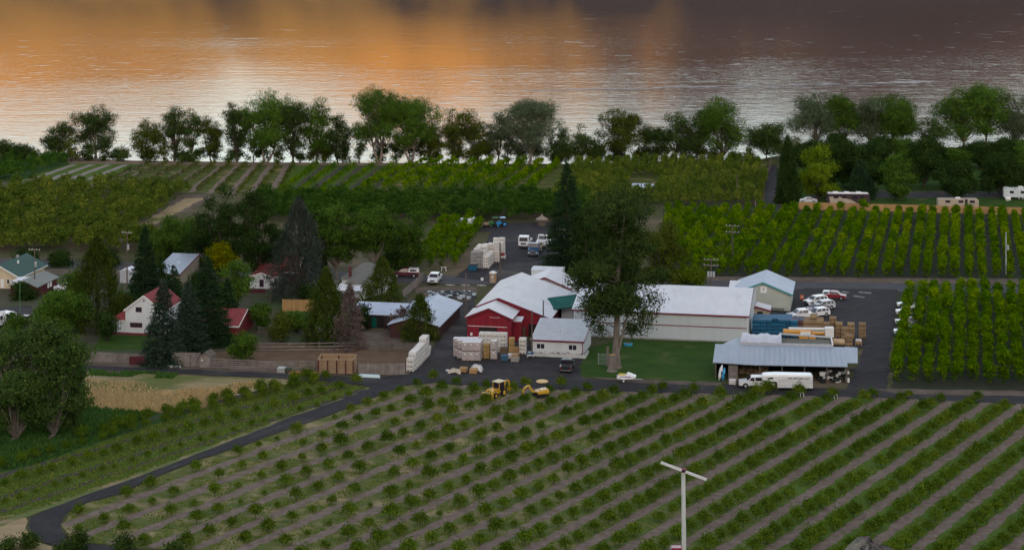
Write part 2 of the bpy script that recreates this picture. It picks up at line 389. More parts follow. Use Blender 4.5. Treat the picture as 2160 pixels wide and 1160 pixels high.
sheet('alley_gravel', [(905, 760), (940, 700), (985, 640), (1000, 720), (985, 745)], M_ASPH2, .090, .3)
sheet('lawn', [(1240, 738), (1300, 716), (1600, 724), (1540, 745), (1520, 806), (1300, 800), (1232, 796), (1215, 786)], M_LAWN, .068, .3)
sheet('lane_shoulder', [(1240, 797), (1330, 800), (1520, 807), (1520, 814), (1330, 808)], M_DIRT, .094, .25)
sheet('lane_shoulder', [(1840, 820), (2300, 828), (2300, 838), (1900, 832)], M_DIRT, .094, .25)
sheet('lane_shoulder', [(195, 764), (440, 768), (700, 784), (760, 790), (700, 795), (560, 787), (360, 778), (195, 772)], M_DIRT, .094, .25)
sheet('corral_floor', [(445, 745), (560, 726), (880, 735), (868, 778), (760, 790), (540, 783), (440, 768)], M_CORRAL, .058, .2)
sheet('barn_yard', [(760, 700), (930, 690), (905, 745), (870, 740), (760, 735)], M_DIRT, .062, .2)
sheet('yard_ground', [(-100, 572), (300, 578), (840, 604), (880, 640), (770, 700), (760, 735), (560, 728), (440, 742), (345, 750), (-100, 755)], mat('shaded_yard', (.060, .062, .034), (.095, .082, .056), .2, .95, .06, 2, c3=(.05, .07, .025), s3=.12), .042, .3)  # dirt and grass with the trees' shade painted into a darker colour
sheet('house_lawn', [(215, 708), (345, 706), (345, 738), (190, 738)], M_LAWN, .060, .3)
sheet('garden_lawn', [(590, 652), (700, 652), (700, 690), (590, 690)], M_LAWN, .060, .3)
sheet('pot_lot', [(875, 606), (1010, 604), (1000, 634), (880, 636)], M_DIRT, .066, .2)
sheet('drive_paving', [(0, 648), (66, 645), (66, 700), (0, 700)], M_ASPH2, .060, .2)
sheet('dry_field', [(150, 784), (560, 798), (640, 800), (560, 830), (430, 862), (330, 872), (165, 858)], M_DRY, .050, .5, 1.5)
sheet('weed_patch', [(-200, 790), (160, 790), (170, 858), (330, 872), (420, 866), (250, 920), (60, 990), (-200, 1010)], M_LUSH, .046, .5)
sheet('left_orchard_ground', [(-200, 1005), (60, 985), (250, 915), (430, 862), (560, 828), (640, 800), (700, 806), (775, 818), (740, 832), (610, 877), (510, 917), (350, 979), (255, 1013), (175, 1041), (95, 1070), (-200, 1150)], M_GRASSG, .040, .3)
sheet('dry_field', [(-200, 1100), (20, 1088), (64, 1080), (56, 1112), (70, 1140), (120, 1156), (100, 1200), (-200, 1200)], M_DRY, .050, .4)
sheet('grass_verge', [(775, 817), (781, 822), (745, 839), (616, 882), (512, 922), (438, 952), (357, 984), (260, 1019), (178, 1048), (60, 1090), (-200, 1180), (-200, 1160), (60, 1075), (255, 1009), (436, 944), (608, 873), (735, 829)],
      mat('bright_verge', (.10, .14, .03), (.14, .15, .05), .4, .95, .08, 3, c3=(.26, .2, .11), s3=.2), .054, .25)

# wheel tracks and dusty patches on the paving
M_TRACK = mat('dusty_wheel_track', (.062, .058, .058), (.040, .038, .041), .7, .9, spec=.03)
lane_mid = [P(x, y) for x, y in [(775, 826), (732, 850), (607, 894), (510, 931), (432, 958), (348, 991), (259, 1028), (181, 1052), (118, 1080), (94, 1110), (108, 1140), (160, 1152)]]
for off in (-.75, .75):
    q = []
    for i, p_ in enumerate(lane_mid):
        a_ = Vector(lane_mid[max(0, i - 1)]); b_ = Vector(lane_mid[min(len(lane_mid) - 1, i + 1)]); d_ = (b_ - a_).normalized(); q.append((p_[0] - d_.y * off, p_[1] + d_.x * off))
    band('wheel_track', q, .5, M_TRACK, .081, .08, seed=int(off * 10))
for off in (812, 818): band('wheel_track', [P(x, off + (x - 1300) * .026) for x in range(1240, 1880, 60)], .45, M_TRACK, .098 + .002 * (off > 815), .1, seed=off)
for k, (x, y, w_) in enumerate([(1080, 788, 5), (960, 770, 4), (1150, 790, 4), (1000, 800, 5), (940, 735, 3), (1100, 772, 3), (1840, 700, 3), (1830, 780, 4), (1790, 650, 3), (1085, 500, 4), (1060, 480, 4)]):
    cxy = Vector(P(x, y)); rg_ = random.Random(k)
    sheet('dust_patch', [tuple(cxy + Vector((math.cos(t) * w_ * rg_.uniform(.6, 1.2), math.sin(t) * w_ * .7 * rg_.uniform(.6, 1.2)))) for t in np.linspace(0, 5.9, 12)], mat('dusty_asphalt', (.046, .043, .046), (.068, .063, .063), .5, .92, spec=.03), .096 + .003 * k, .25, 1.0, k, True)

# front orchard: grass sheet, soil strips between the tree rows
TA = math.atan(.624); DR = Vector((math.sin(TA), math.cos(TA), 0)); NR = Vector((math.cos(TA), -math.sin(TA), 0))
SP = 4.965; N0 = -181.0
field = [(850, 815), (915, 810), (987, 815), (1178, 824), (1402, 831), (1628, 835), (1857, 842), (2160, 856), (2400, 864), (2400, 1290), (900, 1250), (700, 1196), (540, 1166), (300, 1157), (185, 1145), (150, 1141), (130, 1110), (145, 1084), (184, 1062),
         (258, 1043), (340, 1003), (427, 970), (507, 944), (598, 911), (718, 869), (792, 840)]
fw = [P(*p) for p in field]
def in_poly(x, y, poly):
    c = False; j = len(poly) - 1
    for i in range(len(poly)):
        xi, yi = poly[i]; xj, yj = poly[j]
        if (yi > y) != (yj > y) and x < (xj - xi) * (y - yi) / (yj - yi) + xi: c = not c
        j = i
    return c
def field_mat():
    """one orchard floor: thin and straw-flecked on the left, greener to the right"""
    m = mat('front_orchard_grass', (.085, .115, .034), (.135, .145, .050), .4, .95, .10, 3, spec=.02, c3=(.30, .235, .135), s3=.24, lo3=.47, hi3=.66, detail=8)
    nt = m.node_tree; n = nt.nodes; l = nt.links; b = n['Principled BSDF']
    src = b.inputs['Base Color'].links[0].from_socket
    tc = n.new('ShaderNodeTexCoord'); sp = n.new('ShaderNodeSeparateXYZ'); l.new(tc.outputs['Object'], sp.inputs[0])
    t = n.new('ShaderNodeTexNoise'); t.inputs['Scale'].default_value = .06; l.new(tc.outputs['Object'], t.inputs['Vector'])
    ad = n.new('ShaderNodeMath'); ad.operation = 'MULTIPLY_ADD'; l.new(t.outputs[0], ad.inputs[0]); ad.inputs[1].default_value = 40; l.new(sp.outputs['X'], ad.inputs[2])
    r = n.new('ShaderNodeMapRange'); r.inputs[1].default_value = 12; r.inputs[2].default_value = 62; l.new(ad.outputs[0], r.inputs[0])
    t2 = n.new('ShaderNodeTexNoise'); t2.inputs['Scale'].default_value = .6; t2.inputs['Detail'].default_value = 8; l.new(tc.outputs['Object'], t2.inputs['Vector'])
    g = n.new('ShaderNodeMix'); g.data_type = 'RGBA'; g.inputs['A'].default_value = (.056, .106, .020, 1); g.inputs['B'].default_value = (.108, .160, .033, 1); l.new(t2.outputs[0], g.inputs['Factor'])
    mx = n.new('ShaderNodeMix'); mx.data_type = 'RGBA'; l.new(r.outputs[0], mx.inputs['Factor']); l.new(src, mx.inputs['A']); l.new(g.outputs['Result'], mx.inputs['B'])
    l.new(mx.outputs['Result'], b.inputs['Base Color']); return m
sheet('orchard_floor', field, field_mat(), .060, .2)
ROWS = []
for k in range(0, 25):
    n = N0 + SP * k
    ins = [t for t in np.arange(60, 420, .5) if in_poly(NR.x * n + DR.x * t, NR.y * n + DR.y * t, fw)]
    if not ins: continue
    t0, t1 = min(ins), max(ins); ROWS.append((k, n, t0, t1))
    a = NR * n + DR * (t0 + .3); b = NR * n + DR * (t1 + 1.2)
    band('soil_strip', [a, b], 1.65, M_SOIL, .068, .28, seed=k, step=1.0)
# left orchard strips
for k, (a, b, w) in enumerate([((-60, 875 + 225), (770, 821), 1.3), ((-60, 1070), (740, 812), 1.5), ((-60, 1022), (700, 808), 1.5), ((60, 950), (600, 812), 1.2)]):
    band('soil_strip', [P(*a), P(*b)], w, M_SOILD, .062, .25, seed=90 + k, step=1.5)
# nursery and far strips
for k in range(6):
    a = P(38 + k * 37.5, 389 + k * 1.0); b = P(158 + k * 36, 347.5 + k * .2)
    band('mulch_strip', [a, b], 1.9, M_MULCH, .052, .2, seed=120 + k)
FAR_A = [((206 + k * 42, 393 + k * 2.6), (318 + k * 33.5, 348 + k * .2)) for k in range(10)]
for k, (a, b) in enumerate(FAR_A):
    band('soil_strip', [P(a[0] - 16, a[1]), P(b[0] - 14, b[1])], 2.0, M_SOIL, .054, .25, seed=140 + k)
FAR_B = [((588 + k * 37, 413 + k * 1.6), (668 + k * 41, 351)) for k in range(5)]
for k, (a, b) in enumerate(FAR_B):
    band('soil_strip', [P(a[0] + 17, a[1]), P(b[0] + 17, b[1])], 1.9, M_SOILD, .058, .2, seed=160 + k)
# boat wake: broken foam streaks spreading to the right
rng = random.Random(4); mb = MB()
for k in range(170):
    t = rng.random() ** .9; sp = .25 + 2.6 * t; lane = rng.choice([0, 0, 0, 1])
    px = 1125 + 860 * t; py = 191.5 - 19 * t + rng.gauss(0, 1) * sp * .55 + lane * (1 + 7 * t)
    x, y = P(px, py, WZ); L = rng.uniform(3, 12); w = rng.uniform(.5, 1.8) * (1 - .3 * lane)
    mb.quad((x - L / 2, y, WZ + .06), (x, y - w / 2, WZ + .10), (x + L / 2, y + rng.uniform(-.5, .5), WZ + .06), (x, y + w / 2, WZ + .12))
tag(mb.build('wake_foam', mat('foam', (.42, .39, .39), (.30, .27, .27), .4, .5)), 'pale boat wake drawn across the river', 'wake', None, 'stuff')
# ------------------------------------------------------------------ plants
def leaves(cent, size, rng, tint, flat=0.0, asp=.6, nrm=None, face=.75):
    """leaf-sized faces; with nrm they lie like shingles, turned outward from the twig they grow on"""
    n = len(cent)
    if nrm is None:
        a = rng.normal(size=(n, 3)); a[:, 2] *= (1 - flat); a /= np.linalg.norm(a, axis=1, keepdims=True)
        b = rng.normal(size=(n, 3)); b -= (b * a).sum(1, keepdims=True) * a; b /= np.linalg.norm(b, axis=1, keepdims=True)
    else:
        m = nrm * face + rng.normal(size=(n, 3)) * .38; m /= np.linalg.norm(m, axis=1, keepdims=True)
        a = rng.normal(size=(n, 3)); a -= (a * m).sum(1, keepdims=True) * m; a /= np.linalg.norm(a, axis=1, keepdims=True)
        b = np.cross(m, a)
    s = size * rng.uniform(.6, 1.3, (n, 1)); a = a * s * .5; b = b * s * .5 * asp
    v = np.stack([cent - a, cent - b * .9 + a * .15, cent + a, cent + b * .9 + a * .15], 1).reshape(-1, 3)
    f = np.arange(4 * n).reshape(n, 4)
    return v, f, tint
def clumps(centers, per, spread, leaf, rng, flat=0.0, hi=0.0, out=None):
    n = len(centers); ti = rng.uniform(0, .75, n)
    off = rng.normal(size=(n * per, 3)) * np.array([spread, spread, spread * .75]); c = np.repeat(centers, per, 0) + off
    t = np.clip(np.repeat(ti, per) + rng.normal(size=n * per) * .12, 0, 1)
    nr = None
    if out is not None:
        nr = np.repeat(out, per, 0) + off / spread * .45 + np.array([0, 0, .25]); nr /= np.linalg.norm(nr, axis=1, keepdims=True)
    return leaves(c, leaf, rng, t, flat, .6, nr)
def sph(rng, n):
    d = rng.normal(size=(n, 3)); return d / np.linalg.norm(d, axis=1, keepdims=True)

def broad_crown(rng, h, r, cb, nl, dens=1.0, leaf=.5, asym=0.0, extra=()):
    """lobes of foliage on limbs; returns crown arrays and limb list"""
    lobes = []
    zc = h * (cb + 1) / 2; rz = h * (1 - cb) / 2
    for i in range(nl):
        a = 2 * math.pi * i / nl + rng.uniform(-.5, .5); q = rng.uniform(.30, .80); zz = rng.uniform(-.95, .8)
        lr = r * rng.uniform(.24, .46)
        rad = r * q * math.sqrt(max(.15, 1 - (zz * .8) ** 2))
        lobes.append((rad * math.cos(a) + asym * r * .3 * zz, rad * math.sin(a), zc + rz * zz * .85, lr, lr * rng.uniform(.6, .9)))
    lobes.append((rng.uniform(-.3, .3) * r, 0, h - r * .3, r * .36, r * .3))
    lobes.append((0, 0, zc, r * .5, rz * .5))
    lobes += list(extra); cen = []; out = []
    for (x, y, z, lr, lz) in lobes:
        n = int(max(7, 10.0 * dens * lr * lr)); d = sph(rng, n); q = rng.uniform(.45, 1.12, (n, 1))
        c = d * q * np.array([lr, lr, lz]) + np.array([x, y, z]); cen.append(c); out.append(d)
    cen = np.concatenate(cen); cen[:, 2] = np.clip(cen[:, 2], h * cb * .6, h * 1.02)
    ctr = np.array([0, 0, zc]); far = cen - ctr; far /= np.linalg.norm(far, axis=1, keepdims=True); out = np.concatenate(out) * .6 + far * .5
    return clumps(cen, 15, .46, leaf, rng, out=out), lobes
def trunk_mesh(h, r, lobes, rng, cb, tr, multi=1):
    mb = MB()
    for t in range(multi):
        ox = rng.uniform(-.7, .7) * (multi > 1); oy = rng.uniform(-.5, .5) * (multi > 1)
        lean = Vector((rng.uniform(-.12, .12) * r + ox * 1.6, rng.uniform(-.1, .1) * r, 0)); fz = h * cb * rng.uniform(.75, 1.0)
        fork = Vector((ox, oy, 0)) + lean + Vector((0, 0, fz))
        mid = Vector((ox, oy, 0)).lerp(fork, .5) + Vector((rng.uniform(-.15, .15), rng.uniform(-.15, .15), 0))
        mb.tube([(ox, oy, -.2), (ox, oy, .25), mid, fork], [tr * 1.5, tr * 1.05, tr * .85, tr * .7], 7)
        for i, (x, y, z, lr, lz) in enumerate(lobes):
            if i % multi != t: continue
            e = Vector((x, y, z + lz * .2)); m1 = fork.lerp(e, .5) + Vector((rng.uniform(-.3, .3), rng.uniform(-.3, .3), -abs(rng.uniform(0, .12)) * (e - fork).length))
            mb.tube([fork - Vector((0, 0, .3)), m1, e], [tr * .42, tr * .25, tr * .06], 5)
            for q in range(2):
                e2 = e + Vector((rng.uniform(-1, 1), rng.uniform(-1, 1), rng.uniform(.1, .9))) * lr * .7
                mb.tube([m1.lerp(e, .4), e2], [tr * .2, tr * .05], 4)
    return mb
def spruce_crown(rng, h, r, dens=1.0, leaf=.42, droop=.22, power=.72, base=.02):
    cen = []; ti = []
    nb = int(42 * h * dens * .95)
    for i in range(nb):
        t = base + (1 - base) * (rng.rand() ** 1.35); z = t * h; L = r * ((1 - t) ** power) * rng.uniform(.72, 1.1) + .15
        a = rng.uniform(0, 2 * math.pi); k = max(5, int(L * 8)); q = np.sqrt(rng.uniform(.08, 1, k)) * L
        w = .10 * L + .08
        x = np.cos(a) * q - np.sin(a) * rng.normal(size=k) * w; y = np.sin(a) * q + np.cos(a) * rng.normal(size=k) * w
        zz = z - droop * q + .10 * (q / max(L, .1)) ** 3 * L + rng.normal(size=k) * .10
        cen.append(np.stack([x, y, zz], 1)); ti.append(np.clip(rng.uniform(.05, .6) + .2 * (q / max(L, .1)), 0, 1) * np.ones(k))
    cen = np.concatenate(cen); ti = np.concatenate(ti); cen[:, 2] = np.maximum(cen[:, 2], .15)
    return leaves(cen, leaf, rng, ti, 0.35, .55)
def juniper_crown(rng, h, r, dens=1.0, leaf=.42):
    n = int(30 * h * r * dens * .95); t = rng.uniform(.02, 1, n) ** 1.15; R = r * np.clip((1 - t) * 1.35, 0, 1) ** .75 * rng.uniform(.6, 1.08, n)
    a = rng.uniform(0, 2 * math.pi, n); lob = 1 + .18 * np.sin(a * 3 + t * 9) + .1 * np.sin(a * 5 - t * 17)
    c = np.stack([np.cos(a) * R * lob, np.sin(a) * R * lob, t * h], 1)
    ti = rng.uniform(0, .8, n); per = 9
    cc = np.repeat(c, per, 0) + rng.normal(size=(n * per, 3)) * np.array([.22, .22, .38])
    tt = np.clip(np.repeat(ti, per) + rng.normal(size=n * per) * .1, 0, 1)
    cc[:, 2] = np.maximum(cc[:, 2], .1)
    return leaves(cc, leaf, rng, tt, -.4, .45)

BARK_D = mat('dark_bark', (.075, .06, .05), (.045, .036, .03), 3, .95, .03, 8)
BARK_P = mat('pale_bark', (.25, .21, .185), (.15, .125, .11), 2, .95, .03, 8, stretch=(1, 1, .3))
LEAF = {
 'river': leaf_mat('riverside_leaves', (.020, .036, .014), (.052, .074, .024), (.090, .105, .032)),
 'riverg': leaf_mat('grey_green_leaves', (.045, .060, .038), (.085, .105, .062), (.12, .13, .08)),
 'rivery': leaf_mat('olive_leaves', (.030, .042, .012), (.072, .085, .020), (.11, .115, .03)),
 'green': leaf_mat('green_leaves', (.030, .060, .015), (.070, .115, .026), (.12, .155, .038)),
 'fore': leaf_mat('soft_green_leaves', (.034, .062, .020), (.082, .122, .040), (.135, .165, .058)),
 'dark': leaf_mat('dark_leaves', (.012, .025, .009), (.032, .052, .016), (.055, .076, .022)),
 'bright': leaf_mat('bright_leaves', (.055, .090, .016), (.115, .150, .026), (.17, .19, .04)),
 'yellow': leaf_mat('yellowing_leaves', (.08, .10, .014), (.22, .20, .028), (.34, .28, .045), gain=1.0),
 'spruce': leaf_mat('blue_spruce_needles', (.022, .036, .026), (.042, .062, .045), (.06, .085, .06)),
 'spruced': leaf_mat('dark_spruce_needles', (.012, .026, .014), (.028, .048, .022), (.04, .06, .03)),
 'juniper': leaf_mat('juniper_needles', (.022, .036, .010), (.055, .072, .018), (.085, .095, .025)),
 'grey': leaf_mat('grey_pine_needles', (.030, .038, .032), (.058, .068, .056), (.08, .09, .07)),
 'bare': leaf_mat('bare_twigs', (.075, .055, .05), (.13, .10, .09), (.16, .13, .12)),
 'fruit': leaf_mat('fruit_tree_leaves', (.036, .082, .010), (.118, .182, .018), (.21, .25, .035), gain=1.3),
 'fruitd': leaf_mat('deep_green_fruit_leaves', (.022, .050, .012), (.048, .085, .020), (.075, .11, .028)),
 'olive': leaf_mat('olive_brown_fruit_leaves', (.034, .054, .013), (.085, .108, .026), (.145, .142, .038)),
 'young': leaf_mat('young_tree_leaves', (.040, .070, .014), (.100, .135, .026), (.17, .19, .04)),
 'bushy': leaf_mat('shrub_leaves', (.022, .042, .014), (.055, .075, .022), (.08, .10, .03)),
}
def dense_tree(name, label, cat, px, by, ty, hw, style, leafk, seed, cb=.3, nl=9, dens=1.0, leaf=.5, bark=None, tr=None, multi=1, group=None, z=0.0, extra=(), asym=0.0):
    s = S(by); h = (by - ty) / s; r = hw / s
    rng = np.random.RandomState(seed)
    o = thing(name, label, cat, P3(px, by, z), rng.uniform(-.5, .5), group)
    if style == 'broad':
        nl = int(nl * max(1, h / (2.2 * r)))
        (v, f, t), lobes = broad_crown(rng, h, r, cb, nl, dens, leaf, asym, extra)
        tm = trunk_mesh(h, r, lobes, rng, cb, tr or max(.12, .02 * h), multi) if name != 'lawn_tree' else MB()
        if name == 'lawn_tree':
            tm.tube([(0, 0, -.2), (0, 0, .5), (-.1, 0, 3), (.1, .1, 8), (.1, .2, 14), (.9, .2, 21), (1.6, .2, h * .93)], [1.15, .78, .58, .48, .38, .25, .06], 9)
            tm.tube([(.15, -.1, 2.0), (1.0, -.2, 5.5), (2.3, -.2, 10.5), (2.8, 0, 14)], [.26, .22, .15, .05], 7)
            for (x, y, z, lr, lz) in lobes: tm.tube([(0, .15, z - 1.6), (x * .5, y * .5, z - .7), (x * .85, y * .85, z)], [.09, .06, .02], 4)
    elif style == 'spruce':
        v, f, t = spruce_crown(rng, h, r * 1.15, dens, leaf); tm = MB().tube([(0, 0, -.2), (0, 0, h * .5), (0, 0, h * .97)], [tr or .022 * h, .012 * h, .02], 6)
    else:
        v, f, t = juniper_crown(rng, h, r, dens, leaf); tm = MB().tube([(0, 0, -.2), (0, 0, h * .5), (0, 0, h * .95)], [tr or .022 * h, .012 * h, .02], 6)
    c = link('crown', np_mesh('crown', v, f, t), o, LEAF[leafk])
    tm.build('trunk', bark or BARK_D, o)
    return o

# prototypes of the orchard trees (copies share these meshes)
def fruit_arrays(seed, h=3.4, r=1.25, n=46, per=9, leaf=.34):
    rng = np.random.RandomState(seed); d = sph(rng, n); d[:, 2] = np.abs(d[:, 2]) * 1.2 - .35
    c = d * rng.uniform(.55, 1.0, (n, 1)) * np.array([r, r, h * .42]) + np.array([0, 0, h * .52])
    k = rng.randint(0, n, 5); sh = c[k] * np.array([1, 1, 1.0]) + np.array([0, 0, .45]); c = np.concatenate([c, sh])
    c[:, 2] = np.maximum(c[:, 2], h * .10)
    o = c - np.array([0, 0, h * .38]); o /= np.linalg.norm(o, axis=1, keepdims=True)
    return clumps(c, per, .22, leaf, rng, out=o)
def dome_arrays(seed, h=4.2, r=1.2, n=70, per=10, leaf=.32):
    """a full rounded crown down to the grass, several soft bulges on top"""
    rng = np.random.RandomState(seed); C = []; O = []
    lob = [(0, 0, h * .50, r, h * .46)] + [(rng.uniform(-.45, .45) * r, rng.uniform(-.45, .45) * r, h * rng.uniform(.62, .80), r * rng.uniform(.45, .62), r * rng.uniform(.45, .6)) for _ in range(4)]
    for k, (x, y, z, a, b) in enumerate(lob):
        m = int(n * (.5 if k == 0 else .17)); d = sph(rng, m); C.append(d * rng.uniform(.82, 1.0, (m, 1)) * np.array([a, a, b]) + np.array([x, y, z])); O.append(d)
    C = np.concatenate(C); C[:, 2] = np.maximum(C[:, 2], .2)
    return clumps(C, per, .20, leaf, rng, out=np.concatenate(O) * 1.25)
def stem_arrays(h, r=.07, arms=5, seed=0):
    rng = random.Random(seed); mb = MB(); mb.tube([(0, 0, -.1), (0, 0, h * .3)], [r, r * .8], 5)
    for i in range(arms):
        a = 2 * math.pi * i / arms + rng.uniform(-.3, .3); q = h * .28
        mb.tube([(0, 0, h * .25), (math.cos(a) * q, math.sin(a) * q, h * .6)], [r * .6, r * .2], 4)
    return mb
def protos(prefix, count, leafk, shape=None, **kw):
    out = []
    for i in range(count):
        arr = (shape or fruit_arrays)(100 + i * 7 + len(prefix), **kw); me = np_mesh(prefix, *arr[:2], arr[2]); me.materials.append(LEAF[leafk])
        tm = stem_arrays(kw.get('h', 3.4), .03 * kw.get('h', 3.4) * .8, 5, i); o = tm.build('trunk', BARK_D); tmesh = o.data; bpy.data.objects.remove(o)
        out.append((me, tmesh, arr))
    return out
def plant_many(name, label, cat, group, spots, pr, keep, seed=0, smin=.85, smax=1.15, stuff_name=None, stuff_label=None):
    """the `keep` spots nearest the camera become trees of their own, the rest one mass"""
    rng = random.Random(seed); spots = sorted(spots, key=lambda p: p[1]); V = []; Fc = []; T = []; off = 0
    for i, sp in enumerate(spots):
        x, y = sp[0], sp[1]; sc = (sp[2] if len(sp) > 2 else 1.0) * rng.uniform(smin, smax); me, tm, arr = pr[rng.randrange(len(pr))]; rz = rng.uniform(0, 6.28); zs = sc * rng.uniform(.9, 1.12)
        if i < keep:
            o = thing(name, label, cat, (x, y, 0), rz, group); o.scale = (sc, sc, zs)
            link('crown', me, o); link('trunk', tm, o)
        else:
            v = arr[0].copy(); c, s = math.cos(rz), math.sin(rz)
            w = np.stack([(v[:, 0] * c - v[:, 1] * s) * sc + x, (v[:, 0] * s + v[:, 1] * c) * sc + y, v[:, 2] * zs], 1)
            V.append(w); Fc.append(arr[1] + off); T.append(np.clip(arr[2] + rng.uniform(-.3, .3), 0, 1)); off += len(w)
    if V:
        me = np_mesh(name, np.concatenate(V), np.concatenate(Fc), np.concatenate(T)); me.materials.append(pr[0][0].materials[0])
        tag(link(stuff_name or name, me), stuff_label or label, cat, None, 'stuff')

# ---- front orchard: small round trees beside the soil strips
PR_Y = protos('young_crown', 5, 'young', h=1.85, r=.86, n=74, per=10, leaf=.23)
rng = random.Random(11); spots = []
for k, n, t0, t1 in ROWS:
    nn = n - SP * .27; t = t0 - 2 + rng.uniform(0, 3)
    while t < t1 + 1.8:
        p = NR * (nn + rng.uniform(-.18, .18)) + DR * t
        inside = in_poly(p.x, p.y, fw)
        if inside or t >= t1:
            left = min(max((-p.x + 12) / 55, 0), 1)
            sc = rng.choice([.45, .6, .75, .9, .95, 1.0]) if rng.random() < left * .9 else rng.uniform(.9, 1.15)
            if rng.random() > .05 + .06 * left: spots.append((p.x, p.y, sc))
        t += rng.uniform(3.1, 3.7) + min(1.1, max(0, (25 - p.x) / 40))
vis = lambda p: abs(p[0] * F / p[1]) < 1140 and F * H / p[1] + YH < 1185
clear = [P(1038, 845), P(1030, 840), P(1116, 840), P(1126, 838), P(1050, 842)]
spots = [p for p in spots if vis(p) and min(math.hypot(p[0] - q[0], p[1] - q[1]) for q in clear) > 2.3]
plant_many('young_fruit_tree', 'small round young fruit tree in the striped orchard in front', 'fruit tree', 'young trees of the front orchard', spots, PR_Y, 240, 3,
           stuff_name='young_fruit_trees', stuff_label='farther small round trees of the striped front orchard')
N_FRONT = len(spots)
# ---- left orchard between loop lane and dry field
spots = []
for (a, b, n, sc) in [((-30, 1078), (735, 838), 23, .42), ((-30, 1040), (752, 813), 23, .72), ((-30, 1000), (690, 803), 22, .85), ((180, 925), (650, 806), 15, .95)]:
    for i in range(n):
        t = (i + rng.uniform(-.2, .2)) / (n - 1); x = a[0] + (b[0] - a[0]) * t; y = a[1] + (b[1] - a[1]) * (max(t, 0) ** .93); spots.append((*P(x, y), sc * (1.0 + .25 * t)))
plant_many('young_fruit_tree', 'young fruit tree with loose shoots in rows left of the looping lane', 'fruit tree', 'young trees left of the loop lane', spots, PR_Y, 60, 5, .8, 1.2, 'young_fruit_trees', 'farther young trees in the rows left of the looping lane')
# shrubs along the bottom edge
for i, (x, y, h_) in enumerate([(18, 1160, 22), (60, 1156, 30), (128, 1168, 16), (165, 1160, 34), (262, 1163, 30), (368, 1168, 22)]):
    dense_tree('shrub', ['low shrub at the very bottom left corner', 'dark shrub beside the bend of the looping lane', 'tiny shrub at the foot of the lane bend', 'bushy shrub between lane bend and front orchard', 'round shrub at the orchard\'s lower left edge', 'shrub farthest right along the bottom lane edge'][i], 'shrub', x, y, y - h_, h_ * .75, 'broad', 'bushy', 700 + i, .1, 6, 5.0, .3)

# ---- orchards right of the street
PR_F = protos('fruit_crown', 6, 'fruit', dome_arrays, h=3.6, r=.93, n=68, per=10, leaf=.32)
rng = random.Random(21); spots = []
for k in range(-14, 21):
    x0, x1 = 1635 + 29.2 * k + 1.3 * (-1) ** k, 1702 + 24.25 * k + 1.1 * (-1) ** k
    a = Vector(P(x0, 582 + .25 * k)); b = Vector(P(x1, 456 + .3 * k)); n = 20
    for i in range(n):
        p = a.lerp(b, (i + rng.uniform(-.22, .22)) / (n - 1)); px = CX + p.x * F / p.y
        if px < 2185 and px > 1404 and not (px < 1490 and p.y < 412): spots.append((p.x, p.y, rng.uniform(.8, 1.12)))
sp_r = spots
EDGE_CARS = [P(1916 - 1.5 * i, y) for i, y in enumerate((648, 664, 684, 706))]
spots = []
for k in range(-5, 14):
    base = Vector(P(1893, 806)); u = Vector((math.cos(math.radians(13)), -math.sin(math.radians(13)) * .25)); w = Vector((.224, .975))
    for i in range(0, 36):
        p = base + u * (2.5 * k + rng.uniform(-.25, .25)) + w * (3.5 * i + rng.uniform(-.6, .6)); px = CX + p.x * F / p.y; py = F * H / p.y + YH
        if py > 622 and px < 2185 and px > (1894 if py < 715 else 1886) and not any(abs(p.x - q[0]) < 2.5 and abs(p.y - q[1]) < 1.25 for q in EDGE_CARS): spots.append((p.x, p.y, rng.uniform(.8, 1.15)))
plant_many('fruit_tree', 'bright green trained fruit tree in the block beside the parking lot', 'fruit tree', 'fruit trees beside the parking lot', spots, PR_F, 130, 8, stuff_name='fruit_trees', stuff_label='farther bright green fruit trees of the block beside the parking lot')
plant_many('fruit_tree', 'bright green fruit tree in the steep rows beyond the street, below the board fence', 'fruit tree', 'fruit trees beyond the street', sp_r, protos('street_crown', 6, 'fruit', dome_arrays, h=3.4, r=.88, n=66, per=10, leaf=.33), 130, 9,
           stuff_name='fruit_trees', stuff_label='farther bright green fruit trees below the long board fence')
# ---- bright rows near the river, block beside the bin stacks
spots = []
for k in range(9):
    a = Vector(P(768 + k * 43, 402 + k * .6)); b = Vector(P(893 + k * 35.5, 350 + k * .2)); n = 17
    for i in range(n): p = a.lerp(b, (i + rng.uniform(-.15, .15)) / (n - 1)); spots.append((p.x, p.y, rng.uniform(.72, .95)))
for i in range(22): p = P(570 + i * 10 + rng.uniform(-4, 4), 424 - i * .3 + rng.uniform(-2, 2)); spots.append((p[0], p[1], .8))
plant_many('fruit_tree', 'yellow-green fruit tree in the slanting rows near the river trees', 'fruit tree', 'bright rows near the river', spots, PR_F, 20, 10, stuff_name='fruit_trees', stuff_label='yellow-green fruit trees in slanting rows near the river')
spots = []
for k in range(5):
    for i in range(12):
        x = 880 + k * 26 + i * 5.5; y = 566 - i * 8 - k * 2 + rng.uniform(-2, 2)
        if y < 572 and x < 1018 - max(0, (y - 490)) * .52: spots.append((*P(x, y), 1.0))
plant_many('fruit_tree', 'bright green fruit tree in the small block left of the stacked bins', 'fruit tree', 'fruit trees left of the bin stacks', spots, PR_F, 40, 12)
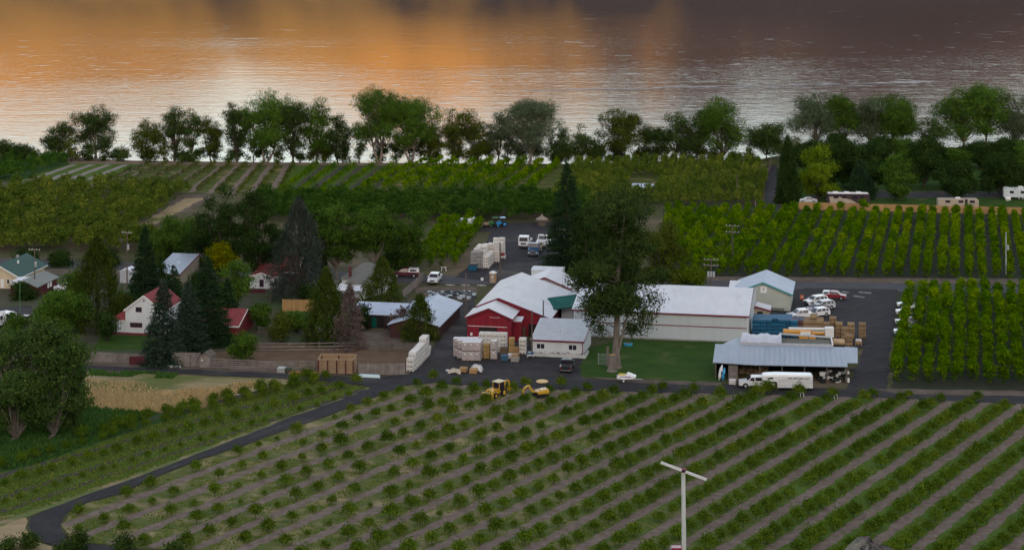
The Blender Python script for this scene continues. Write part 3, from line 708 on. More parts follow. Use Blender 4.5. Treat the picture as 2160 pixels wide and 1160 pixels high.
# ---- small far rows
PR_S = protos('small_crown', 3, 'rivery', h=1.5, r=.75, n=16, per=6, leaf=.3)
spots = []
for (a, b) in FAR_A:
    for i in range(17):
        p = Vector(P(*a)).lerp(Vector(P(*b)), (i + rng.uniform(-.15, .15)) / 16); spots.append((p.x, p.y, 1.0))
plant_many('young_fruit_tree', 'tiny olive young tree in the far rows near the left river bank', 'fruit tree', 'tiny trees of the far left rows', spots, PR_S, 0, 13, stuff_name='far_young_trees')
spots = []
for (a, b) in FAR_B:
    for i in range(22):
        p = Vector(P(*a)).lerp(Vector(P(*b)), (i + rng.uniform(-.15, .15)) / 21); spots.append((p.x, p.y, 1.1))
plant_many('young_fruit_tree', 'low bright young tree in the far rows with dark soil strips', 'fruit tree', 'low trees of the far green rows', spots, protos('low_crown', 3, 'fruit', h=1.6, r=.85, n=18, per=6, leaf=.3), 0, 14, stuff_name='far_young_trees')
# ---- masses: olive orchard at left, dark orchard band in the middle, olive rows in front of the river
PR_O = protos('olive_crown', 4, 'olive', h=4.2, r=1.9, n=44, per=9, leaf=.42); PR_D = protos('deep_crown', 4, 'fruitd', h=4.6, r=2.1, n=48, per=9, leaf=.42)
spots = []
for y in np.arange(402, 536, 4.2):
    for x in np.arange(-40, 420, 35):
        xx = x + rng.uniform(-9, 9); yy = y + rng.uniform(-1.5, 1.5)
        if xx < 395 - max(0, yy - 412) * 1.55 + 4 or (yy > 505 and xx < 330): spots.append((*P(xx, yy), 1.0))
plant_many('olive_orchard', 'dense olive-brown orchard left of the dirt track', 'orchard', None, spots, PR_O, 0, 15, .7, 1.35)
spots = []
for y in np.arange(428, 470, 3.6):
    for x in np.arange(560, 1240, 27): spots.append((*P(x + rng.uniform(-8, 8), y + rng.uniform(-1.2, 1.2)), 1.0))
plant_many('dark_orchard', 'dense dark green orchard band behind the upper yard', 'orchard', None, spots, PR_D, 0, 16, .75, 1.2)
PR_O2 = protos('brown_crown', 4, 'olive', h=3.6, r=1.05, n=40, per=8, leaf=.4)
spots = []
for k in range(22):
    a = Vector(P(1162 + k * 21.8, 434)); b = Vector(P(1225 + k * 19.7, 349))
    for i in range(26):
        p = a.lerp(b, (i + rng.uniform(-.2, .2)) / 25); px = CX + p.x * F / p.y
        if px < 1612 and not (1325 < px < 1385 and 515 < p.y < 545): spots.append((p.x, p.y, 1.0))
plant_many('brown_orchard', 'olive-brown orchard rows between river trees and the blue roofed hut', 'orchard', None, spots, PR_O2, 0, 17, .75, 1.2)
spots = [(*P(rng.uniform(-60, 150), 335 + rng.uniform(0, 48)), rng.uniform(.5, .9)) for i in range(170)]
spots = [p for p in spots if (F * H / p[1] + YH) < 388 - max(0, (CX + p[0] * F / p[1])) * .28]
plant_many('bank_thicket', 'green thicket covering the bank at the far left edge', 'bushes', None, spots, PR_D, 0, 18)

# ---- riverside trees, left to right
RIV = [
 (12, 340, 292, 26, 'river', 'rounded bush tree at the left end of the river bank', .1, 0),
 (50, 342, 305, 22, 'river', 'low thin bush on the bank left of the first leaning tree', .1, 0),
 (122, 334, 255, 38, 'river', 'leaning bushy tree left of the first tall riverside tree', .12, 0),
 (203, 333, 218, 44, 'river', 'first tall riverside tree from the left, pale trunk, full crown', .25, 1),
 (247, 336, 315, 18, 'river', 'small dark bush right of the first tall riverside tree', .05, 0),
 (316, 342, 252, 38, 'rivery', 'olive spreading tree right of the open gap in the bank', .2, 0),
 (368, 343, 222, 25, 'river', 'narrow dark tree with a square top right of the olive tree', .25, 0),
 (404, 343, 230, 21, 'river', 'slim dark tree with a knobbly top and thin trunk', .35, 1),
 (446, 343, 242, 28, 'rivery', 'thin see-through tree with yellowish leaves on the bank', .25, 0),
 (500, 344, 212, 28, 'river', 'dark tree pressed against the left side of the pale forked tree', .25, 0),
 (560, 345, 187, 58, 'green', 'big spreading tree with a pale forked trunk, ragged high top', .38, 2),
 (618, 344, 212, 40, 'river', 'dark tree right of the big pale forked tree', .25, 0),
 (668, 344, 203, 36, 'green', 'tall green tree with pointed top left of the biggest crown', .22, 0),
 (712, 344, 240, 28, 'river', 'thin dark tree filling the gap left of the biggest crown', .15, 0),
 (800, 346, 179, 62, 'green', 'largest riverside tree, pale leaning trunks and domed crown', .42, 3),
 (868, 346, 203, 50, 'green', 'rounded tree leaning against the right of the largest tree', .40, 2),
 (908, 344, 255, 28, 'rivery', 'small thin olive tree right of the rounded tree', .15, 0),
 (955, 344, 226, 26, 'rivery', 'upright olive tree with a narrow flat top', .2, 0),
 (1000, 344, 228, 40, 'rivery', 'broad olive tree left of the grey-green willow', .12, 0),
 (1116, 349, 205, 58, 'riverg', 'grey-green willow with a pale trunk and round crown', .36, 2),
 (1050, 345, 235, 26, 'riverg', 'wispy grey-green side tree left of the willow', .3, 0),
 (1182, 346, 266, 27, 'river', 'dark low tree right of the grey-green willow', .15, 0),
 (1222, 346, 260, 22, 'river', 'narrow dark tree with two bare tips', .2, 0),
 (1258, 346, 273, 26, 'river', 'small dark tree left of the round topped olive tree', .15, 0),
 (1312, 346, 229, 46, 'rivery', 'olive tree with a round top above bare stems', .35, 0),
 (1378, 343, 266, 34, 'river', 'low tangled tree between two taller riverside trees', .15, 0),
 (1428, 343, 234, 34, 'river', 'dark flat topped tree left of the tall pointed crown', .4, 0),
 (1470, 343, 228, 34, 'river', 'dark tree against the left of the tall pointed crown', .3, 0),
 (1520, 344, 208, 50, 'green', 'tall tree with a pointed ragged crown above the brown orchard', .28, 0),
 (1616, 340, 260, 44, 'river', 'bent dark tree by the end of the river lane', .3, 0),
 (1722, 322, 193, 50, 'riverg', 'thin pale stemmed tree, leftmost above the campground', .45, 1),
 (1778, 322, 196, 44, 'green', 'flat topped green tree above the yellow-green campground tree', .5, 0),
 (1838, 324, 200, 44, 'riverg', 'open crowned tree with many bare stems above the campground', .5, 1),
 (1888, 324, 206, 58, 'green', 'broad tree sloping down to the right above the campground', .4, 0),
 (1962, 328, 246, 34, 'river', 'lower dark tree in the dip above the campground', .2, 0),
 (2030, 322, 181, 56, 'green', 'tall broad green tree right of the dip above the campground', .35, 1),
 (2078, 322, 172, 42, 'green', 'highest tree at the right above the campground', .4, 1),
 (2140, 322, 190, 40, 'riverg', 'greyish tree at the right edge of the river row', .35, 1),
]
for i, (x, by, ty, hw, lk, lab, cb, pale) in enumerate(RIV):
    dense_tree('riverside_tree', lab, 'tree', x, by, ty, hw * 1.2, 'broad', lk, 300 + i, cb * .6, 12 + int(hw / 5), .82 if hw > 30 else .95, .38,
               BARK_P if pale else BARK_D, .40 if pale > 1 else None, max(1, pale), 'trees along the river bank', -.3)
rng = random.Random(5)
for i in range(46):
    x = 150 + i * 34 + rng.uniform(-12, 12)
    if 262 < x < 290: continue
    hh = rng.uniform(22, 60); yy = 343 if x < 1600 else 322
    dense_tree('bank_bush', 'low dark bush under the riverside trees', 'bush', x, yy, yy - hh, rng.uniform(16, 26), 'broad', rng.choice(['river', 'river', 'rivery']), 900 + i, .02, 6, 1.1, .46, group='bushes under the riverside trees', z=-.4)

# ---- campground trees
for i, (x, by, ty, hw, st_, lk, lab, cb) in enumerate([
 (1662, 430, 293, 24, 'juniper', 'dark', 'narrow dark evergreen at the left corner of the board fence', .05),
 (1740, 398, 298, 44, 'broad', 'dark', 'dark tree behind the yellow-green campground tree', .1),
 (1726, 420, 305, 50, 'broad', 'bright', 'yellow-green tree above the left end of the board fence', .06),
 (1796, 396, 300, 48, 'broad', 'dark', 'dark dense tree behind the motorhome', .1),
 (1840, 402, 300, 40, 'broad', 'dark', 'round dark tree between the two brighter campground trees', .1),
 (1816, 420, 342, 28, 'juniper', 'spruced', 'small blue-black evergreen right behind the motorhome', .05),
 (1893, 424, 324, 40, 'broad', 'green', 'fresh green tree at the middle of the board fence', .08),
 (1948, 398, 288, 54, 'broad', 'dark', 'wide dark tree right of the fresh green tree', .12),
 (2012, 396, 312, 52, 'broad', 'green', 'green crown rising behind the round dark tree', .1),
 (2014, 426, 344, 52, 'broad', 'dark', 'round dark tree above the beige trailer', .1),
 (2112, 414, 322, 54, 'broad', 'dark', 'big dark tree left of the white trailer', .1),
 (1704, 352, 296, 42, 'broad', 'dark', 'dark low tree at the bank behind the narrow evergreen', .05),
 (1766, 352, 284, 46, 'broad', 'dark', 'dark low tree at the bank above the yellow-green tree', .05),
 (1852, 354, 288, 46, 'broad', 'dark', 'dark low tree at the bank above the round dark tree', .05),
 (1916, 354, 292, 42, 'broad', 'green', 'green low tree at the bank above the fresh green tree', .05),
 (2064, 356, 296, 48, 'broad', 'dark', 'dark low tree at the bank below the highest tree', .05),
 (2130, 354, 290, 46, 'broad', 'dark', 'dark low tree at the bank near the right edge', .05),
 (2156, 400, 298, 40, 'broad', 'green', 'green tree at the right edge of the campground', .1)]):
    dense_tree('campground_tree', lab, 'tree', x, by, ty, hw, st_, lk, 500 + i, cb, 12, 1.8, .48, group='campground trees')

# ---- trees around the farm
FARM = [
 ('conifer', 'tall ragged dark conifer behind the white barn roofs', 1196, 566, 342, 52, 'spruce', 'spruced', .03, 0, 1.0),
 ('shade_tree', 'dark backing tree behind the middle of the warehouse', 1300, 600, 440, 62, 'broad', 'dark', .1, 0, 1.2),
 ('lawn_tree', 'tall dark tree with a long pale trunk on the lawn by the warehouse', 1300, 776, 388, 96, 'broad', 'river', .24, 1, .95),
 ('feathery_tree', 'yellow-green feathery tree behind the middle of the warehouse', 1396, 606, 464, 56, 'broad', 'rivery', .04, 0, 1.5),
 ('rounded_bush', 'yellow-green bush at the street pole with transformers', 1456, 604, 562, 36, 'broad', 'bright', .03, 0, 1.8),
 ('foreground_tree', 'big green tree at the left edge beside the dry field', 108, 926, 668, 88, 'broad', 'fore', .04, 1, 1.3),
 ('foreground_tree', 'green tree with pale forked stems at the lower left edge', 28, 930, 690, 80, 'broad', 'fore', .06, 1, 1.3),
 ('foreground_tree', 'low green tree in front of the dry field at the left', 150, 900, 740, 46, 'broad', 'fore', .05, 0, 1.6),
 ('cedar', 'broad olive cedar between the street and the white house', 205, 694, 502, 62, 'juniper', 'juniper', 0, 0, 1.0),
 ('spruce', 'dense dark spruce left of the grey metal roof', 306, 652, 478, 38, 'spruce', 'spruced', 0, 0, 1.35),
 ('round_tree', 'round green tree above the lower left tree', 128, 708, 612, 62, 'broad', 'green', .15, 0, 1.5),
 ('spruce', 'blue spruce standing at the lane fence in front of the white house', 344, 768, 588, 44, 'spruce', 'spruce', 0, 0, 1.2),
 ('spruce', 'blue spruce hiding the right side of the white house', 398, 742, 594, 42, 'spruce', 'spruce', 0, 0, 1.2),
 ('spruce', 'tallest green spruce of the cluster beside the white house', 438, 724, 542, 52, 'spruce', 'spruced', 0, 0, 1.3),
 ('spruce', 'slim dark spruce left of the red gable shed', 480, 694, 588, 30, 'spruce', 'spruced', 0, 0, 1.3),
 ('yellowing_tree', 'tree with yellow autumn top behind the spruces', 462, 650, 510, 30, 'broad', 'yellow', .55, 0, 1.3),
 ('dark_tree', 'dark tree left in the clump above the yellow topped tree', 470, 604, 392, 44, 'broad', 'dark', .12, 0, 1.4),
 ('dark_tree', 'dark tree right in the clump above the yellow topped tree', 534, 598, 398, 46, 'broad', 'dark', .15, 0, 1.4),
 ('dark_shrub', 'dark green spreading shrub above the grey metal roof', 372, 545, 456, 52, 'broad', 'green', .04, 0, 1.5),
 ('grey_pine', 'large grey-green pine behind the red roofed house', 630, 628, 422, 62, 'juniper', 'grey', 0, 0, .8),
 ('yard_tree', 'tall green tree behind the grey shingled house, left of three', 712, 588, 430, 52, 'broad', 'green', .2, 1, 1.5),
 ('yard_tree', 'tall green tree behind the grey shingled house, middle of three', 790, 592, 432, 62, 'broad', 'green', .25, 1, 1.4),
 ('yard_tree', 'tall green tree behind the grey shingled house, right of three', 866, 578, 442, 46, 'broad', 'green', .12, 0, 1.5),
 ('columnar_conifer', 'pointed olive conifer in front of the ochre board fence', 688, 722, 572, 46, 'juniper', 'juniper', 0, 0, 1.1),
 ('bare_tree', 'grey half-bare tree in front of the blue metal shed', 738, 736, 602, 32, 'juniper', 'bare', 0, 0, .5),
 ('columnar_conifer', 'pointed dark conifer right of the grey shingled house', 806, 652, 546, 42, 'juniper', 'juniper', 0, 0, 1.1),
 ('columnar_conifer', 'conifer in front of the blue metal shed roof', 886, 716, 624, 36, 'juniper', 'juniper', 0, 0, 1.1),
 ('bare_shrub', 'brown leafless shrub under the blue metal shed roof', 846, 702, 650, 28, 'broad', 'bare', .05, 0, .9),
 ('yellow_shrub', 'yellowish shrub below the ochre board fence', 592, 722, 658, 30, 'broad', 'rivery', .05, 0, 1.6),
 ('round_shrub', 'round green small tree at the corral fence', 514, 762, 700, 32, 'broad', 'green', .08, 0, 1.8),
 ('dark_shrub', 'dark shrub by the maroon garage carport', 52, 632, 598, 28, 'broad', 'dark', .05, 0, 1.8),
 ('dark_shrub', 'dark green shrub filling the gap below the cedar', 225, 720, 660, 26, 'broad', 'dark', .05, 0, 1.8),
 ('dark_tree', 'green tree just below the yellow topped crown', 492, 672, 548, 42, 'broad', 'green', .05, 0, 1.4),
 ('dark_tree', 'dark green tree above the blue-grey metal roof, right of the shrub', 425, 572, 446, 46, 'broad', 'dark', .06, 0, 1.4),
 ('dark_tree', 'low green tree between dirt track and spruce', 322, 556, 496, 34, 'broad', 'green', .04, 0, 1.5),
 ('dark_tree', 'dark tree between grey pine and the tall yard trees', 672, 590, 440, 40, 'broad', 'dark', .08, 0, 1.4),
 ('dark_tree', 'dark low tree behind the red roofed house', 580, 590, 470, 40, 'broad', 'dark', .06, 0, 1.4),
 ('dark_tree', 'dark shaded tree behind the white pickup with canopy', 830, 580, 480, 44, 'broad', 'dark', .06, 0, 1.3),
 ('dark_tree', 'dark tree against the right of the tall ragged conifer', 1245, 600, 430, 46, 'broad', 'dark', .06, 0, 1.3),
 ('dark_shrub', 'dark shrub between the cedar and the white house', 262, 672, 620, 28, 'broad', 'dark', .04, 0, 1.6),
 ('spruce', 'small spruce behind the white house roof', 366, 650, 560, 28, 'spruce', 'spruced', 0, 0, 1.3),
 ('dark_tree', 'dark tree behind the tallest spruce', 420, 645, 572, 34, 'broad', 'dark', .04, 0, 1.5),
 ('green_shrub', 'green shrub right of the red shed', 548, 694, 640, 26, 'broad', 'green', .04, 0, 1.6),
 ('green_shrub', 'low green shrub below the middle of the ochre fence', 625, 702, 660, 24, 'broad', 'green', .04, 0, 1.6),
 ('dark_shrub', 'dark shrub left of the blue shed wing', 762, 696, 640, 24, 'broad', 'dark', .04, 0, 1.6),
 ('dark_shrub', 'dark shrub at the left corner of the shingled house', 652, 646, 598, 24, 'broad', 'dark', .04, 0, 1.6),
 ('green_tree', 'green tree just left of the broad olive cedar', 158, 650, 570, 32, 'broad', 'green', .06, 0, 1.4),
 ('dark_shrub', 'hedge shrub across the street above the cream house', 60, 560, 528, 30, 'broad', 'dark', .03, 0, 1.5),
 ('dark_shrub', 'hedge shrub across the street right of the cream house', 128, 560, 526, 30, 'broad', 'dark', .03, 0, 1.5),
 ('dark_shrub', 'hedge shrub across the street behind the cedar', 225, 562, 524, 34, 'broad', 'dark', .03, 0, 1.5),
 ('green_shrub', 'low green shrub above the camper', 30, 706, 664, 30, 'broad', 'green', .04, 0, 1.6),
 ('dark_tree', 'dark tree right of the spruce by the pale metal shed', 332, 620, 540, 26, 'broad', 'dark', .04, 0, 1.5),
]
for i, (nm, lab, x, by, ty, hw, st_, lk, cb, pale, dens) in enumerate(FARM):
    dense_tree(nm, lab, 'shrub' if ('shrub' in nm or 'bush' in nm) else 'tree', x, by, ty, hw, st_, lk, 600 + i, cb, 9 + int(hw / 8), dens, .42, BARK_P if pale else BARK_D, .38 if nm == 'lawn_tree' else None, max(1, pale),
               asym=1.0 if nm == 'lawn_tree' else 0.0,
               extra=[(-3.6, .5, 8.2, 1.7, 2.2), (3.6, 1, 6.6, 2.0, 1.6), (5.4, 0, 8.8, 1.9, 1.6), (-2.4, 1.2, 6.2, 1.4, 1.5), (2.0, 1.8, 6.2, 1.5, 1.3), (2.8, -.6, 10, 2.2, 1.6), (-3.2, 0, 11, 2.0, 1.6), (6.2, .3, 11.5, 1.7, 1.2), (-4.2, 0, 14.2, 2.3, 1.8), (4.6, 0, 14.6, 2.4, 1.8), (1.2, .3, 13, 2.1, 1.6), (7.2, 0, 15.5, 2.0, 1.4)] if nm == 'lawn_tree' else ())
# ------------------------------------------------------------------ buildings
W_ROOF = mat('white_metal_roof', (.68, .69, .72), (.61, .62, .645), .5, .45, .015, 2.2, stretch=(.9, .5, 1), spec=.4, rnd=.04, c3=(.50, .475, .46), s3=.55, lo3=.60, hi3=.85)
W_ROOF2 = mat('grey_metal_roof', (.50, .51, .54), (.42, .43, .46), .6, .5, .015, 2, spec=.35)
B_ROOF = mat('blue_grey_metal_roof', (.29, .345, .42), (.35, .395, .46), .35, .45, .015, 2, stretch=(2, .3, 1), spec=.4)
B_ROOF2 = mat('pale_blue_metal_roof', (.44, .50, .61), (.37, .43, .53), .4, .45, .02, 1.5, spec=.4)
G_ROOF = mat('green_shingles', (.045, .095, .085), (.06, .115, .10), 2.0, .85, .02, 8)
GREEN_M = mat('green_metal', (.006, .085, .07), (.008, .105, .085), .8, .7, .01, 3, spec=.08)
R_ROOF = mat('red_shingles', (.27, .055, .06), (.21, .045, .05), 1.5, .8, .02, 8)
S_ROOF = mat('grey_shingles', (.20, .20, .185), (.13, .135, .125), 2.5, .9, .03, 9)
W_WALL = mat('white_siding', (.74, .76, .78), (.64, .66, .68), .35, .7, .01, 6, stretch=(1, 1, .3))
W_WALL2 = mat('pale_grey_metal_wall', (.58, .63, .66), (.52, .57, .60), .3, .6, .015, 5, stretch=(3, 3, .1))
SAGE = mat('sage_wall', (.47, .50, .44), (.42, .45, .40), .3, .7, .01, 5)
RED = mat('barn_red_siding', (.28, .018, .032), (.21, .014, .027), .5, .65, .02, 6, stretch=(5, 5, .15), c3=(.19, .05, .05), s3=.25, lo3=.56, hi3=.8)
REDT = mat('dark_red_trim', (.20, .03, .055), None, rough=.6)
TEAL = mat('teal_trim', (.05, .30, .27), None, rough=.5)
WTRIM = mat('white_trim', (.80, .79, .78), None, rough=.6)
CREAM = mat('cream_siding', (.66, .54, .38), (.58, .47, .33), .5, .7)
MAROON = mat('maroon_siding', (.11, .022, .03), (.085, .018, .025), .6, .75)
BEIGE = mat('beige_siding', (.42, .36, .28), (.36, .31, .25), .5, .7)
DARK = mat('dark_interior', (.02, .018, .018), (.03, .027, .025), 1, .9)
GLASS = mat('window_glass', (.03, .03, .045), None, rough=.08, spec=.6)
WOOD = mat('weathered_wood', (.16, .125, .10), (.10, .08, .068), 1.5, .9, .01, 6, stretch=(1, 1, .4))
OCHRE = mat('ochre_cedar', (.46, .28, .12), (.36, .21, .09), 1.2, .8, .01, 6, rnd=.12)
TIMBER = mat('raw_timber', (.38, .26, .15), (.27, .18, .11), 1.0, .85, .01, 6, rnd=.1)
GREYB = mat('grey_boards', (.27, .235, .215), (.17, .145, .13), 1.0, .9, .01, 6, rnd=.14)
STEEL = mat('galvanised_steel', (.50, .52, .52), (.42, .44, .44), 1.0, .45, spec=.5, metal=.3)

def slab(mb, p00, p10, p11, p01, t=.14):
    """roof slab from four upper corners (counter-clockwise seen from above)"""
    a = [Vector(p) for p in (p00, p10, p11, p01)]; b = [q - Vector((0, 0, t)) for q in a]
    return mb.add(a + b, [(0, 1, 2, 3), (7, 6, 5, 4), (0, 4, 5, 1), (1, 5, 6, 2), (2, 6, 7, 3), (3, 7, 4, 0)])
def seams(parent, p00, p10, p11, p01, n, m):
    """raised seams running from eave edge (p00-p10) to ridge edge (p01-p11)"""
    mb = MB()
    for i in range(1, n):
        t = i / n; a = Vector(p00).lerp(Vector(p10), t); b = Vector(p01).lerp(Vector(p11), t)
        mb.bar(a + Vector((0, 0, .005)), b + Vector((0, 0, .005)), .05, .03)
    o = mb.build('roof_seams', m, parent); o['kind'] = 'stuff'
def window(parent, x, z, w, h, y=0.0, face='front', frame=None, panes=2, xd=None):
    """a framed window set 3 cm proud of a wall; face front = towards -y, right = towards +x at x=xd"""
    fr = MB(); gl = MB()
    def bx(mb, a, b, d0, d1, z0, z1):
        if face == 'front': mb.box(a, b, y - d1, y - d0, z0, z1)
        elif face == 'right': mb.box(xd + d0, xd + d1, a, b, z0, z1)
        else: mb.box(xd - d1, xd - d0, a, b, z0, z1)
    t = .07
    bx(fr, x, x + w, .0, .06, z, z + t); bx(fr, x, x + w, .0, .06, z + h - t, z + h)
    for i in range(panes + 1):
        xx = x + (w - t) * i / panes; bx(fr, xx, xx + t, .0, .058, z + t, z + h - t)
    bx(gl, x + t, x + w - t, .0, .03, z + t, z + h - t)
    o = fr.build('window', frame or WTRIM, parent); gl.build('pane', GLASS, o); return o
def gable(name, label, corner, L, D, eave, rise, wall, roof, ridge='w', ov=.35, trim=None, split=.5, eave_r=None, rz=None, nseam=0, seam_m=None, cat='building', t=.14, back_drop=0):
    """corner = front-left ground point; x runs along u, y along w. ridge 'w' shows a gable to the viewer, 'u' a roof slope."""
    o = thing(name, label, cat, (corner[0], corner[1], 0), -BETA if rz is None else rz)
    er = eave if eave_r is None else eave_r; zr = max(eave, er) + rise if eave_r is None else eave + rise
    wb = MB(); rb = MB(); tb = MB()
    if ridge == 'w':
        xm = L * split; out = [(0, 0), (L, 0), (L, er), (xm, zr), (0, eave)]
        wb.prism(out, 'y', 0, D); wall_o = wb.build('wall', wall, o)
        kl = (zr - eave) / xm; kr = (zr - er) / (L - xm); up = t + .01
        A = [(-ov, -ov, eave - kl * ov + up), (xm, -ov, zr + up), (xm, D + ov, zr + up), (-ov, D + ov, eave - kl * ov + up)]
        B = [(xm, -ov, zr + up), (L + ov, -ov, er - kr * ov + up), (L + ov, D + ov, er - kr * ov + up), (xm, D + ov, zr + up)]
        slab(rb, *A, t); slab(rb, *B, t); ro = rb.build('roof', roof, o)
        if trim:
            tb.bar((-ov, -ov - .02, A[0][2] - .12), (xm, -ov - .02, zr + up - .12), .06, .26); tb.bar((xm, -ov - .02, zr + up - .12), (L + ov, -ov - .02, B[1][2] - .12), .06, .26)
            tb.bar((L + ov + .02, -ov, B[1][2] - .1), (L + ov + .02, D + ov, B[1][2] - .1), .05, .2); tb.bar((-ov - .02, -ov, A[0][2] - .1), (-ov - .02, D + ov, A[0][2] - .1), .05, .2)
            tb.build('roof_trim', trim, ro)
        if nseam:
            seams(ro, A[0], A[3], A[2], A[1], nseam, seam_m or roof); seams(ro, B[1], B[2], B[3], B[0], nseam, seam_m or roof)
    else:
        ym = D * split; out = [(0, 0), (D, 0), (D, er), (ym, zr), (0, eave)]
        wb.prism(out, 'x', 0, L); wall_o = wb.build('wall', wall, o)
        kf = (zr - eave) / ym; kb = (zr - er) / (D - ym) if D > ym else 0; up = t + .01
        A = [(-ov, -ov, eave - kf * ov + up), (L + ov, -ov, eave - kf * ov + up), (L + ov, ym, zr + up), (-ov, ym, zr + up)]
        slab(rb, *A, t)
        if D - ym > .3: slab(rb, (-ov, ym, zr + up), (L + ov, ym, zr + up), (L + ov, D + ov, er - kb * ov + up), (-ov, D + ov, er - kb * ov + up), t)
        ro = rb.build('roof', roof, o)
        if trim:
            tb.bar((-ov, -ov - .02, A[0][2] - .12), (L + ov, -ov - .02, A[0][2] - .12), .06, .26)
            tb.bar((L + ov + .02, -ov, A[1][2] - .12), (L + ov + .02, ym, zr + up - .12), .06, .24)
            tb.build('roof_trim', trim, ro)
        if nseam: seams(ro, *A, nseam, seam_m or roof)
    return o
def part_box(name, m, parent, *a): return MB().box(*a).build(name, m, parent)
U = Vector((math.cos(BETA), -math.sin(BETA))); Wd = Vector((math.sin(BETA), math.cos(BETA)))
def corner_from_right(px, py, L): return Vector(P(px, py)) - U * L

# big white warehouse
c = corner_from_right(1577, 724, 31.0)
wh = gable('warehouse', 'long white warehouse with red stripe behind the lawn', c, 31.0, 24.0, 4.75, 2.4, W_WALL2, W_ROOF, 'u', .3, REDT, nseam=34)
part_box('wall_stripe', REDT, wh, -.03, 31.03, -.05, .02, 2.52, 2.68); part_box('corner_trim', WTRIM, wh, 30.9, 31.06, -.06, .12, .02, 4.7)
part_box('footing', M_CONC, wh, -.04, 31.04, -.04, .1, .0, .25)
# sage building with teal trim
c = corner_from_right(1667, 657, 10.2)
sb = gable('storage_building', 'sage green gabled building with teal trim at the parking lot', c, 10.2, 11.5, 3.3, 2.0, SAGE, B_ROOF2, 'w', .45, TEAL, nseam=14)
v_ = part_box('gable_vent', WTRIM, sb, 4.6, 5.8, -.06, .0, 3.35, 4.55); part_box('vent_hole', DARK, v_, 5.05, 5.3, -.08, -.06, 3.9, 4.15)
b2 = gable('lean_to', 'pale lean-to roof at the left of the sage building', Vector(P(1540, 640)), 5.0, 8, 2.6, .9, WTRIM, W_ROOF, 'u', .3)
sh = gable('small_shed', 'small tan shed with a white roof between warehouse and blue bins', Vector(P(1589, 676)), 2.9, 3.6, 2.0, 0.6, BEIGE, W_ROOF, 'w', .3, REDT, split=.15)
part_box('window', DARK, sh, .7, 1.7, -.03, .0, 1.1, 1.7)
# red barn
c = Vector(P(985.5, 722))
rb_ = gable('red_barn', 'red gabled barn front with white roof and open loading door', c, 7.8, 6.7, 4.5, 1.6, RED, W_ROOF, 'w', .4, REDT, nseam=8)
part_box('door_opening', DARK, rb_, 2.1, 5.35, -.03, .02, .0, 2.75); part_box('door_track', WTRIM, rb_, .15, 7.2, -.07, -.01, 2.9, 2.99)
part_box('sign', WTRIM, rb_, .55, .95, -.05, .0, 1.25, 1.75); part_box('wall_strip', WTRIM, rb_, 4.0, 5.9, -.05, .0, 4.55, 4.6)
an = gable('porch_roof', 'little white canopy on the right side of the red barn', c + U * 7.85 + Wd * 2.4, 1.3, 2.2, 3.5, .3, RED, W_ROOF, 'u', .2, None, .99)
c2 = c + U * .6 + Wd * 6.8
mb_ = gable('main_barn', 'wide barn with long white roof behind the red barn front', c2, 13.0, 23.0, 5.0, 1.55, RED, W_ROOF, 'w', .4, REDT, split=.29, eave_r=3.3, nseam=26)
part_box('door_opening', DARK, mb_, 9.2, 12.0, -.04, .02, .0, 2.1); part_box('window', GLASS, mb_, 10.6, 11.6, -.07, -.02, .2, 1.2)
bb = gable('back_barn', 'white gabled barn roof farthest back at the upper yard', c2 + U * 3.2 + Wd * 25.0, 9.5, 9.0, 3.6, 1.9, W_WALL, W_ROOF, 'w', .35, REDT)
bx2 = gable('white_annex', 'small white flat annex behind the back barn', c2 + U * 3.4 + Wd * 36, 6.0, 4.0, 4.6, .25, W_WALL, W_ROOF, 'u', .1)
cn = gable('connector', 'low grey roofed connecting shed between barns and warehouse', c2 + U * 14.0 + Wd * 13.5, 7.5, 9.0, 3.3, .9, W_WALL, W_ROOF2, 'u', .3, REDT)
cn2 = gable('connector', 'small white gabled link below the grey connecting roof', c2 + U * 13.6 + Wd * 9.6, 5.5, 3.8, 3.1, .8, W_WALL, W_ROOF2, 'w', .3, REDT)
# green awning
aw = thing('awning', 'dark green metal awning between red barn and warehouse', 'awning')
q = [P3(1137, 656, 3.3), P3(1213, 646, 4.1), P3(1222, 620, 4.5), P3(1156, 628, 4.4)]
mb = MB(); slab(mb, *q, .12); mb.build('canopy', GREEN_M, aw)
for t in (.05, .5, .95):
    p = q[0].lerp(q[1], t); MB().bar((p.x, p.y + .3, 0), (p.x, p.y + .3, p.z - .1), .16).build('post', WOOD, aw)
bk = q[3].lerp(q[2], .5); part_box('back_wall', DARK, aw, q[3].x, q[2].x, q[2].y - .4, q[2].y - .2, 0, 3.9)
# white front annex
c = Vector(P(1122.5, 749))
ax = gable('office', 'white office with grey roof and two windows beside the yard', c, 8.75, 10.0, 2.65, 1.5, W_WALL, W_ROOF2, 'u', .28, REDT, .995, 4.1, nseam=9)
window(ax, .75, 1.15, 1.45, .95); window(ax, 6.3, 1.15, 1.45, .95)
part_box('corner_trim', REDT, ax, 8.66, 8.80, -.05, .05, .05, 2.6)
part_box('vent_pipe', STEEL, ax, 4.3, 4.4, 3.4, 3.5, 3.0, 3.85)
pl = thing('planter_wall', 'low white block wall in front of the office', 'wall', (*(c - Wd * .95), 0), -BETA)
part_box('block_wall', mat('painted_block', (.66, .65, .63), (.5, .5, .48), .7, .85), pl, -.4, 9.4, 0, .28, 0, .55); part_box('side_wall', MATS['painted_block'], pl, 9.15, 9.4, .28, 4.0, 0, .55)
_r = np.random.RandomState(4); _c = np.stack([_r.uniform(0, 8.9, 60), _r.uniform(.35, .7, 60), _r.uniform(.3, .7, 60)], 1)
_a = clumps(_c, 8, .1, .16, _r); link('plants', np_mesh('plants', *_a[:2], _a[2]), pl, LEAF['bare'])
gt = thing('wire_gate', 'grey wire gate beside the stump on the lawn', 'gate', P3(1262, 770), -.05)
